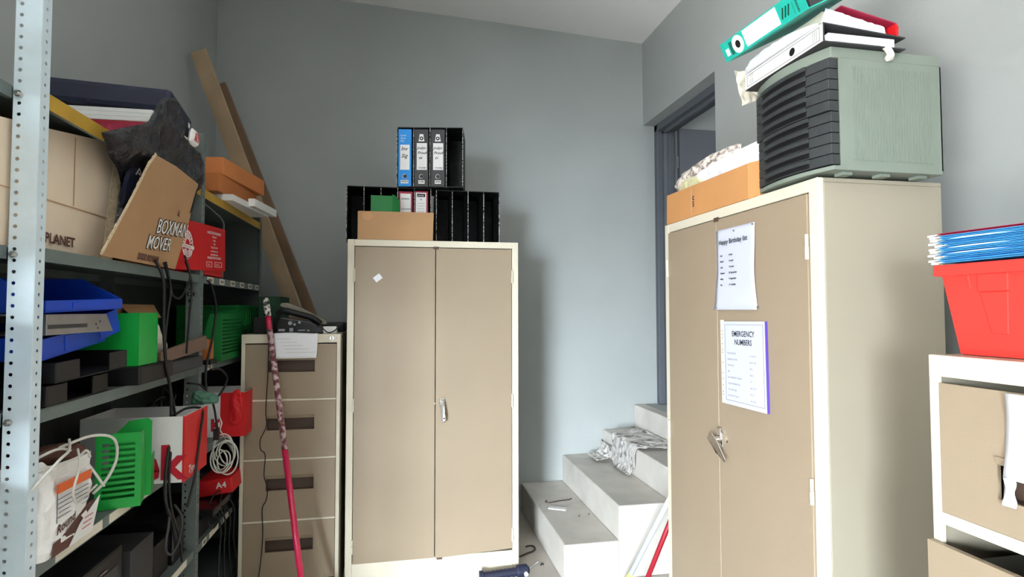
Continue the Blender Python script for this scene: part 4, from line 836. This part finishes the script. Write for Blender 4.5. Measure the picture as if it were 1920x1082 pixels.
# --- boxes on the far top shelf
for k, (lab, x0, y0, z0, w_, l_, h_, rz) in enumerate((('lower orange-brown carton on the far end of the top shelf', -1.135, 2.835, S0+.034, .30, .50, .086, 5), ('upper orange-brown carton sitting on the lower one on the top shelf', -1.13, 2.90, S0+.122, .30, .50, .084, 8))):
    m = MB(); m.box(0, w_, 0, l_, 0, h_, T_(x0, y0, z0, RAD(-rz))); single(m, 'flat_carton', ['kraft_orange', 'kraft_amber'][k], lab, 'box', (x0, y0, z0), bevel=.003, group=None)
m = MB(); m.box(0, .34, 0, .50, 0, .030, T_(-1.13, 2.90, S0+.002, RAD(-6))); single(m, 'white_board', 'white_card', 'white board under the orange cartons jutting out past the shelf end', 'board', (-.9, 3.2, S0), bevel=.001)
m = MB(); m.box(0, .032, 0, .34, 0, .040, T_(-.775, 3.07, S0+.012, RAD(-6), ry=RAD(0))); single(m, 'white_strip_box', 'white_card', 'long narrow white box at the edge beside the orange cartons', 'box', (-.76, 3.2, S0), bevel=.001)

# --- third shelf (bins, trays, green files)
def bin_(label, m_, M, W, D, H, lip=.045):
    t = thing('parts_bin', label, 'storage bin', M=M)
    m = MB(); m.box(0, W, 0, D, 0, .003); m.box(0, W, 0, .003, .003, lip); m.box(0, W, D-.003, D, .003, H)
    for x in (0, W-.003): m.prism([(x, .003, .003), (x, D-.003, .003), (x, D-.003, H), (x, D*.42, H), (x, .003, lip)], (.003, 0, 0))
    m.build('shell', m_, t, bevel=.0012); m = MB(); m.box(W*.3, W*.7, -.002, 0, .008, lip-.006); m.build('label_holder', m_, t)
    return t
def tray(label, M, W, D, H, m_='black_plastic'):
    t = thing('letter_tray', label, 'tray', M=M)
    m = MB(); m.box(0, W, 0, D, 0, .003); m.box(0, .004, 0, D, .003, H); m.box(W-.004, W, 0, D, .003, H); m.box(.004, W-.004, D-.004, D, .003, H)
    m.box(.004, W*.30, 0, .004, .003, H); m.box(W*.72, W-.004, 0, .004, .003, H); m.build('shell', m_, t, bevel=.0015)
    return t
for k in range(2): tray(['black stacking tray resting directly on the third shelf', 'upper black stacking tray under the blue bins'][k], T_(-.825+.008*k, 1.53+.02*k, S2+.002+.054*k, H90+RAD([2, -4][k]), ry=RAD([0, -2][k])), .31, .28, .050)
bin_('lower blue plastic parts bin on the black trays', 'blue_plastic', T_(-.838, 1.535, S2+.112, H90+RAD(4), ry=RAD(-5)), .345, .27, .056, .052)
m = MB(); M_ = T_(-.826, 1.525, 1.373, H90)
m.box(0, .265, 0, .012, 0, .050, M_); m.box(0, .265, .012, .22, .046, .050, M_); m.prism([(.265, 0, 0), (.315, .0, 0), (.275, .0, .050), (.265, 0, .05)], (0, .012, 0), M_); m.box(0, .265, .012, .22, 0, .003, M_)
t = single(m, 'metal_tray', 'steel_dull', 'silver perforated metal tray wedged between the two blue bins', 'tray', (-.826, 1.6, 1.37), bevel=.001)
m = MB(); m.box(-.8262, -.8250, 1.53, 1.70, 1.388, 1.398); o = m.build('slot', 'dark_grey'); o.parent = t; o.location = -Vector(t.location); 
for (y, z) in ((1.745, 1.395), (1.765, 1.402), (1.755, 1.384)):
    m = MB(); m.cyl((-.8262, y, z), (-.8250, y, z), .003, 8); o = m.build('rivet_hole', 'dark_grey'); o.parent = t; o.location = -Vector(t.location)
bin_('upper blue plastic parts bin tipped open above the silver tray', 'blue_plastic', T_(-.845, 1.555, 1.426, H90+RAD(-4), ry=RAD(-2)), .33, .26, .088, .03)
bin_('small blue parts bin poking out right of the silver tray', 'blue_plastic', T_(-.862, 1.80, S2+.135, H90+RAD(-10), ry=RAD(-16)), .125, .2, .085, .07)
def magfile(label, M, W, D, H, m_, slots=True, cut='back'):
    """spine at y=0 width W, sides run back D; high H at spine"""
    t = thing('magazine_file', label, 'magazine file', M=M)
    m = MB(); sw = .010; n = 10; 
    if slots:
        m.box(0, sw*1.6, 0, .003, 0, H); m.box(W-sw*1.6, W, 0, .003, 0, H); z = 0; p = (H-.05)/n
        m.box(sw*1.6, W-sw*1.6, 0, .003, 0, .03); m.box(sw*1.6, W-sw*1.6, 0, .003, H-.02, H)
        for k in range(n): m.box(sw*1.6, W-sw*1.6, 0, .003, .03+k*p+p*.5, .03+(k+1)*p)
        m.build('slotted_panel', m_, t)
    else: m.box(0, W, 0, .003, 0, H); m.build('spine_panel', m_, t, bevel=.001)
    for x in (0, W-.003):
        m = MB(); m.prism([(x, .003, 0), (x, D, 0), (x, D, H*.42), (x, D*.78, H*.5), (x, D*.5, H*.98), (x, .003, H)], (.003, 0, 0)); m.build('side_panel', m_, t)
    m = MB(); m.box(.003, W-.003, .003, D, 0, .003); m.box(.003, W-.003, D-.003, D, .003, H*.42); m.build('base', m_, t)
    return t
magfile('bright green magazine file with a plain face standing on a black block', T_(-.800, 1.945, S2+.060, H90), .135, .24, .165, 'green_plastic', False)
m = MB(); m.box(-1.05, -.79, 1.935, 2.19, S2+.001, S2+.058); single(m, 'black_block', 'black_plastic', 'black plastic unit under the plain green magazine file', 'box', (-.9, 2.05, S2), bevel=.006)
m = MB(); m.box(-1.08, -.80, 2.205, 2.53, S2+.001, S2+.048); t = single(m, 'grey_tray', 'dark_grey', 'long dark grey unit on the shelf edge right of the black block', 'tray', (-.9, 2.37, S2), bevel=.008)
m = MB(); m.prism([(-.812, 2.14, S2+.058), (-.812, 2.22, S2+.052), (-.812, 2.615, S2+.070), (-.812, 2.60, S2+.126), (-.812, 2.14, S2+.088)], (-.012, 0, 0)); single(m, 'wooden_panel', 'brown_panel', 'thin brown wooden board leaning along the shelf edge by the hanging cables', 'board', (-.81, 2.4, S2+.05), bevel=.001)
m = MB(); blob(m, [(-.93, 2.13, S2+.062), (-.92, 2.15, S2+.17), (-.92, 2.22, S2+.215), (-.92, 2.30, S2+.20), (-.92, 2.37, S2+.14), (-.92, 2.42, S2+.075), (-.92, 2.3, S2+.062)], (1, 0, 0), .045, .008, 10, seed=33); single(m, 'white_sack', 'paper_warm', 'rounded off-white bundle behind the brown board on the third shelf', 'bag', (-.92, 2.25, S2+.06), smooth=True)
t = thing('cardboard_box', 'open brown carton at the back of the third shelf beside the middle post', 'box', (-1.17, 2.22, S2+.002))
m = MB(); open_box(m, .18, .32, .25, .003); m.build('shell', 'kraft', t); m = MB(); m.prism([(.18, .02, .25), (.18, .30, .25), (.22, .27, .20), (.22, .05, .20)], (.003, 0, .003)); m.build('flap', 'kraft_flap', t)
m = MB(); m.box(-1.19, -1.13, 1.60, 2.0, S2+.01, S2+.30); single(m, 'dark_carton', 'black_plastic', 'dark carton at the back of the third shelf behind the blue bins', 'box', (-1.08, 1.8, S2+.01), bevel=.004)
# far bay
magfile('green slotted magazine file in the far bay with its slats to the aisle', T_(-.806, 2.775, S2+.001, H90), .335, .10, .218, 'green_dark')
t = thing('cardboard_piece', 'small orange-brown carton beside the middle post in the far bay', 'box', (-.86, 2.622, S2+.022))
m = MB(); m.box(0, .048, 0, .072, 0, .085); m.build('carton', 'kraft_orange', t); m = MB(); m.cyl((.0485, .036, .062), (.0492, .036, .062), .010, 14); m.build('round_hole', 'brown_print', t)
m = MB(); m.box(-.87, -.80, 2.615, 2.70, S2+.001, S2+.020); single(m, 'black_spacer', 'black_plastic', 'flat black block under the small orange-brown carton', 'box', (-.83, 2.65, S2))
for k in range(2):
    t = thing('plastic_crate', ['lower dark green ribbed crate at the end of the far bay', 'upper dark green ribbed crate at the end of the far bay'][k], 'crate', (-1.12, 3.13, S2+.002+.136*k+.0), 0)
    H_ = .132 if k == 0 else .120
    if k == 0: H_ = .134
    m = MB(); open_box(m, .285, .43, H_, .003); m.build('shell', 'green_dark', t); m = MB(); m.box(.285, .291, 0, .43, H_-.012, H_); m.box(0, .285, -.006, 0, H_-.012, H_); m.build('rim', 'green_dark', t)
    for i in range(9): m = MB(); m.box(.285, .288, .03+.045*i, .034+.045*i, .01, H_-.012); m.build('rib', 'green_dark', t)
m = MB(); m.box(-1.18, -1.0, 3.03, 3.36, S1+.001, S1+.26); single(m, 'grey_carton', 'dark_grey', 'dark grey carton at the back of the far bay right of the red box', 'box', (-1.0, 2.8, S1), bevel=.003)

# --- fourth shelf
t = thing('cement_bag', 'white paper bag with orange label and white wires at the near post', 'bag', (-.89, 1.64, S3+.001))
m = MB()
def bagfn(u_, v_):
    a = 2*pi*u_; sx = .062; sy = .108; e = .32; cx, sy_ = cos(a), sin(a)
    x = -.885+sx*(abs(cx)**e)*(1 if cx > 0 else -1)*(1-.12*v_*v_); y = 1.635+sy*(abs(sy_)**e)*(1 if sy_ > 0 else -1)*(1+.05*v_)
    z = S3+.002+v_*(.205+.03*noi((cx, sy_, 1), 1.4)+.012*(y < 1.6)); q = Vector((x, y, z)); k = (1-abs(noise.noise(q*16))*2)*.006+noise.noise(q*40)*.003
    return (x+k*cx*2, y+k*sy_*1.5, z)
m.grid(bagfn, 60, 24); m.build('sack', 'white_plastic', t, world=True, solid=.002)
FX = -.8135
m = MB(); m.prism([(FX, 1.560, .990), (FX, 1.712, .988), (FX, 1.712, 1.010), (FX, 1.560, 1.012)], (.002, 0, 0)); m.build('orange_band', 'orange_label', t, world=True)
m = MB(); 
for k in range(5): m.box(FX, FX+.002, 1.565, 1.70, .975-.011*k, .9762-.011*k)
m.box(FX, FX+.002, 1.562, 1.5635, .92, 1.01); m.build('ruled_lines', 'grey_ink', t, world=True)
m = MB(); m.prism([(FX+.001, 1.545, .845), (FX+.001, 1.65, .845), (FX+.001, 1.735, .925), (FX+.001, 1.70, .925), (FX+.001, 1.60, .885), (FX+.001, 1.55, .875)], (.0015, 0, 0)); m.build('brown_print', 'brown_print', t, world=True)
m = MB(); text_mb(m, 'Round', 0, 0, .030, Matrix.Translation((FX+.003, 1.56, .892)) @ Matrix.Rotation(H90, 4, 'Z'), shear=.3, rot=RAD(-10), bold=.0008); m.build('lettering', 'brown_print', t, world=True)
m = MB(); m.prism([(FX+.004, 1.61, .846), (FX+.004, 1.715, .846), (FX+.004, 1.752, .93), (FX+.004, 1.66, .888)], (.0015, 0, 0)); pl = m.build('price_card', 'white_card', t, world=True)
m = MB()
for k in range(3): m.box(FX+.0056, FX+.0066, 1.665+.006*k, 1.705+.006*k, .868+.012*k, .8695+.012*k)
m.build('card_print', 'red_ink', pl, world=True)
m = MB(); blob(m, [(-.93, 1.56, S3+.19), (-.92, 1.55, S3+.225), (-.90, 1.62, S3+.245), (-.88, 1.70, S3+.24), (-.86, 1.735, S3+.21), (-.87, 1.68, S3+.19)], (1, 0, .2), .05, .014, 22, seed=41); single(m, 'adapter_bundle', 'brown_print', 'brownish tangle of adapters stuffed in the mouth of the white bag', 'cables', (-.9, 1.64, S3+.2))
for k, P_ in enumerate(([(-.90, 1.50, 1.045), (-.84, 1.53, 1.085), (-.83, 1.60, 1.090), (-.84, 1.68, 1.062), (-.83, 1.73, 1.02), (-.80, 1.755, .95)], [(-.84, 1.50, 1.055), (-.815, 1.56, 1.060), (-.81, 1.64, 1.058), (-.82, 1.70, 1.062), (-.82, 1.72, 1.04)], [(-.82, 1.66, 1.075), (-.795, 1.62, 1.04), (-.79, 1.585, .99), (-.79, 1.60, .958), (-.80, 1.66, .955), (-.802, 1.72, .965)], [(-.86, 1.62, 1.08), (-.82, 1.72, 1.095), (-.80, 1.80, 1.07), (-.80, 1.82, 1.01), (-.81, 1.79, .96), (-.83, 1.76, .93)], [(-.83, 1.49, 1.02), (-.80, 1.54, 1.075), (-.81, 1.60, 1.085), (-.84, 1.66, 1.10)])):
    m = MB(); m.tube(spline(P_, 8), [.0035, .0035, .0028, .004, .0035][k], 8)
    single(m, 'white_wire', 'cable_grey', ['white wire arching over the mouth of the paper bag', 'white wire running level along the top of the bag', 'white wire looping down over the orange label', 'long white wire curving right from the bag towards the green file', 'short white wire beside the near post above the bag'][k], 'cable', P_[0], smooth=True)
magfile('green slotted magazine file standing beside the white bag', T_(-.885, 1.885, S3+.001, RAD(16)), .115, .115, .222, 'green_plastic')
m = MB(); M_ = T_(-.80, 2.02, S3+.001, RAD(16)); m.prism([(-.10, .0, 0), (.012, 0, 0), (.012, 0, .235), (.0, 0, .245), (-.05, 0, .240), (-.10, 0, .185)], (0, .003, 0), M_); m.box(.009, .012, .003, .09, 0, .12, M_)
single(m, 'file_back_panel', 'green_plastic', 'taller green back panel right behind the slotted green file', 'magazine file', (-.8, 2.02, S3))
# paper cartons "ek"
def papercarton(label, x0, x1, y0, y1, H, split, name='paper_carton', letters=(), side=True):
    t = thing(name, label, 'box', (x0, y0, S3+.001))
    W, D = x1-x0, y1-y0
    m = MB(); open_box(m, W, D, H, .003); m.build('carton', 'white_card', t)
    m = MB(); m.box(W*split, W+.001, -.0012, -.0002, 0, H); m.box(W+.0002, W+.0014, -.001, D, 0, H); rp = m.build('red_print', 'red_card', t)
    m = MB()
    for (s_, x, z, size, b_) in letters: text_mb(m, s_, x, z, size, I4, y=-.0026, bold=b_, rot=0)
    m.build('lettering', 'red_ink', t)
    if side: m = MB(); text_mb(m, 'Typek', .04, .02, .035, T_(W+.0018, 0, 0, H90), shear=.15, bold=.0006); m.build('side_lettering', 'white_card', rp)
    return t
papercarton('white and red paper carton with large red letters on the fourth shelf', -1.055, -.735, 2.145, 2.375, .225, .985, letters=(('ek', .168, .016, .160, .005),))
m = MB(); m.box(-1.18, -1.062, 2.12, 2.13, S3+.001, S3+.27); 
papercarton('second red and white paper carton in the far bay under the green crates', -.99, -.725, 2.87, 3.12, .205, .60, letters=(('K', .118, .03, .075, .003),), side=False)
m = MB(); blob(m, [(-.79, 2.86, .92), (-.78, 2.86, 1.04), (-.75, 2.86, 1.06), (-.735, 2.86, 1.02), (-.73, 2.86, .95), (-.76, 2.86, .90)], (0, 1, 0), .004, .005, 26, seed=44); single(m, 'crumpled_red_bag', 'red_card', 'crumpled red plastic on the front of the second paper carton', 'plastic bag', (-.76, 2.86, .9))
m = MB(); 
P_ = []
for k in range(170):
    a = 2*pi*k/26; rr = 1+.35*sin(k*.13)+.2*noi((k*.11, 0, 0)); P_.append((-.745+.036*rr*cos(a)+.012*sin(k*.05), 2.62+.05*noi((k*.07, 2, 0)), .815+.055*rr*sin(a)+.02*sin(k*.031+1)))
P_ = [(-.77, 2.64, .98), (-.758, 2.64, .95), (-.765, 2.64, .92)]+P_
m.tube(P_, .0032, 6); single(m, 'coiled_cable', 'cable_grey', 'coil of off-white cable hanging in front of the far red carton', 'cable', (-.745, 2.62, .8), smooth=True)
m = MB(); blob(m, [(-.80, 2.40, 1.068), (-.79, 2.39, 1.115), (-.765, 2.40, 1.118), (-.735, 2.40, 1.112), (-.705, 2.40, 1.095), (-.71, 2.40, 1.072), (-.75, 2.40, 1.069)], (0, 1, 0), .03, .010, 30, seed=46); t = single(m, 'circuit_scrap', 'pcb_green', 'crumpled grey-green electronic scrap on top of the first paper carton', 'scrap', (-.75, 2.40, 1.068))
# items behind, fourth shelf
m = MB(); m.box(-1.19, -1.09, 1.90, 2.10, S3+.001, S3+.28); single(m, 'dark_speaker', 'black_plastic', 'black equipment box at the back of the fourth shelf behind the green file', 'box', (-1.13, 2.0, S3), bevel=.006)
def tangle(label, cx, cy, cz, rx, ry, rz_, n, r_, seed, m_='black_plastic'):
    random.seed(seed); P_ = []; m = MB()
    for k in range(n):
        P_.append((cx+rx*noi((k*.37+seed, 1, 2))*1.8, cy+ry*noi((3, k*.41+seed, 2))*1.8, max(cz-rz_+.01, cz+rz_*noi((5, 1, k*.33+seed))*1.8)))
    m.tube(spline(P_, 6), r_, 6); return single(m, 'tangled_cable', m_, label, 'cable', (cx, cy, cz), smooth=True)
tangle('black cable tangle at the back right of the fourth shelf behind the paper carton', -.93, 2.46, S3+.19, .07, .06, .09, 40, .004, 3)
m = MB(); m.box(-1.15, -.86, 2.42, 2.54, S3+.001, S3+.14); single(m, 'black_router', 'black_plastic', 'black box between the paper carton and the middle post', 'box', (-1.0, 2.48, S3), bevel=.006)
# hanging cables in front of the middle post
HC = [[(-.815, 2.09, 1.60), (-.79, 2.09, 1.53), (-.785, 2.085, 1.40), (-.785, 2.11, 1.26), (-.785, 2.16, 1.14), (-.785, 2.16, 1.00), (-.775, 2.10, .87), (-.77, 2.10, .78), (-.78, 2.18, .70), (-.78, 2.22, .60)],
      [(-.815, 2.16, 1.60), (-.79, 2.15, 1.50), (-.79, 2.13, 1.42), (-.785, 2.10, 1.30), (-.785, 2.15, 1.17), (-.780, 2.19, 1.04), (-.775, 2.13, .90), (-.77, 2.14, .76), (-.78, 2.25, .62), (-.78, 2.28, .52)],
      [(-.81, 2.34, 1.62), (-.788, 2.345, 1.53), (-.79, 2.33, 1.40), (-.80, 2.34, 1.27)],
      [(-.81, 2.33, 1.64), (-.786, 2.32, 1.56), (-.785, 2.25, 1.49), (-.785, 2.20, 1.475), (-.788, 2.16, 1.49), (-.79, 2.14, 1.54), (-.80, 2.13, 1.60)],
      [(-.79, 2.18, 1.06), (-.77, 2.27, 1.075), (-.735, 2.32, 1.06), (-.725, 2.28, 1.0), (-.73, 2.27, .92), (-.725, 2.22, .83), (-.74, 2.20, .74)]]
HL = ['thick black cable hanging the full height in front of the third shelf', 'second black cable hanging twisted beside the thick one', 'short black cable hanging over the lip below the red carton', 'black cable loop hanging under the moving carton', 'black cable draped over the front of the first paper carton']
for k, P_ in enumerate(HC): m = MB(); m.tube(spline(P_, 8), [.0055, .0045, .004, .004, .0045][k], 8); single(m, 'hanging_cable', 'black_plastic', HL[k], 'cable', P_[0], smooth=True)
m = MB(); m.tube(spline([(-.822, 2.63, 1.56), (-.80, 2.62, 1.53), (-.795, 2.66, 1.44), (-.80, 2.64, 1.32), (-.81, 2.60, 1.20), (-.795, 2.55, 1.12), (-.79, 2.60, 1.05), (-.785, 2.72, 1.07), (-.785, 2.80, 1.12), (-.79, 2.72, 1.17), (-.80, 2.62, 1.18)], 8), .005, 8); single(m, 'hanging_cable', 'black_plastic', 'black cable wound around the middle post of the shelving', 'cable', (-.8, 2.62, 1.5), smooth=True)
m = MB(); m.tube(spline([(-.785, 2.17, .745), (-.77, 2.12, .70), (-.77, 2.10, .64), (-.77, 2.15, .60), (-.77, 2.22, .62), (-.77, 2.24, .69), (-.78, 2.20, .75)], 8), .004, 8); single(m, 'cable_loop', 'dark_grey', 'grey cable loop dangling below the fourth shelf edge', 'cable', (-.77, 2.17, .7), smooth=True)
m = MB(); m.tube(spline([(-.81, 2.40, 1.15), (-.78, 2.46, 1.13), (-.74, 2.45, 1.07), (-.715, 2.42, 1.0), (-.705, 2.40, .97)], 6), .004, 8); m.box(-.715, -.695, 2.385, 2.40, .93, .972); single(m, 'plug_cable', 'black_plastic', 'black cable with plug hanging on the red side of the first carton', 'cable', (-.75, 2.42, 1.1))

# --- fifth shelf
t = thing('old_monitor', 'dark grey equipment housing on the fifth shelf below the white bag', 'equipment', (-1.12, 1.80, S4+.001))
m = MB(); m.box(0, .25, 0, .24, 0, .24); m.build('housing', 'black_plastic', t, bevel=.01); m = MB(); m.box(.2505, .253, .03, .20, .10, .19); m.build('panel', 'dark_grey', t, bevel=.002); m = MB(); m.box(.2532, .2542, .09, .13, .20, .204); m.build('badge', 'chrome', t)
m = MB(); m.box(-1.12, -.86, 2.07, 2.24, S4+.001, S4+.20); single(m, 'grey_housing', 'dark_grey', 'lighter grey box right of the dark equipment housing on the fifth shelf', 'box', (-1., 2.15, S4), bevel=.003)
for k, (y0, y1, h_, mm, lab) in enumerate(((2.27, 2.40, .13, 'black_plastic', 'black power unit on the fifth shelf near the middle post'), (2.42, 2.53, .17, 'black_gloss', 'glossy black box right against the middle post on the fifth shelf'), (2.66, 2.98, .08, 'black_plastic', 'flat black unit at the bottom of the pile in the far bay'), (3.02, 3.4, .19, 'dark_grey', 'dark grey box at the far end of the fifth shelf'))):
    m = MB(); m.box(-1.13, -.87+.01*k, y0, y1, S4+.001, S4+h_); single(m, 'equipment_box', mm, lab, 'box', (-1.0, y0, S4), bevel=.005)
m = MB(); m.box(-1.12, -.80, 2.70, 2.98, S4+.082, S4+.115); single(m, 'black_keyboard', 'black_gloss', 'black flat panel under the red packet in the far bay', 'equipment', (-.95, 2.8, S4+.08), bevel=.004)
M_ = T_(-.92, 2.86, S4+.118, 0, ry=RAD(-7)); t = thing('paper_packet', 'red paper packet marked A4 on the black pile in the far bay', 'packet', M=M_)
m = MB(); m.box(0, .155, 0, .22, 0, .072); m.build('packet', 'red_card', t, bevel=.006); m = MB(); text_mb(m, 'A4', .085, .030, .038, I4, y=-.001, bold=.0008); m.build('lettering', 'white_card', t)
tangle('black cable tangle hanging in the far bay below the red packet', -.82, 2.80, S4+.08, .03, .10, .07, 26, .0035, 11)
for k in range(4): m = MB(); y = 2.72+.07*k; m.tube(spline([(-.81, y, S4+.10), (-.785, y+.02, S4+.03), (-.79, y+.03, S4-.10), (-.785, y-.01+.03*k, S4-.25), (-.78, y+.02*k, S4-.36)], 6), .0038, 6); single(m, 'hanging_cable', 'black_plastic', 'black cable over the far fifth shelf edge, %s from the middle post' % ['first', 'second', 'third', 'fourth'][k], 'cable', (-.8, y, S4), smooth=True)
# --- near bay left of the post
m = MB(); m.box(-1.17, -.898, .70, 1.29, S1+.001, S1+.26); single(m, 'cardboard_box', 'kraft_light', 'pale carton at the left picture edge on the second shelf', 'box', (-1., 1.0, S1), bevel=.003)
Z = S2+.001
for k, (h_, mm, nm) in enumerate(((.028, 'dark_grey', 'dark grey book'), (.022, 'navy', 'navy book'), (.016, 'paper', 'white-edged book'), (.020, 'blue_plastic', 'blue book'), (.014, 'paper', 'thin white book'), (.026, 'black_plastic', 'black book'), (.046, 'blue_binder', 'thick bright blue file'), (.038, 'steel_dull', 'silver grey file'))):
    m = MB(); m.box(-1.15, -.895-.004*(k % 3), .98, 1.465-.006*(k % 2), Z, Z+h_-.001); single(m, 'book', mm, nm+' in the flat stack left of the near post, %s up' % ['first', 'second', 'third', 'fourth', 'fifth', 'sixth', 'seventh', 'topmost'][k], 'book', (-1.0, 1.2, Z), bevel=.001, group=None); Z += h_
Z = S3+.001
for k, h_ in enumerate((.04, .03, .05, .03, .06)):
    m = MB(); m.box(-1.15, -.90, .98, 1.46-.01*(k % 2), Z, Z+h_-.001); single(m, 'book', ['dark_grey', 'paper', 'black_plastic', 'paper_warm', 'dark_grey'][k], ['dark grey', 'white', 'black', 'cream', 'thick grey'][k]+' book in the lower stack left of the near post, %s up' % ['first', 'second', 'third', 'fourth', 'fifth'][k], 'book', (-1.0, 1.2, Z), bevel=.001); Z += h_
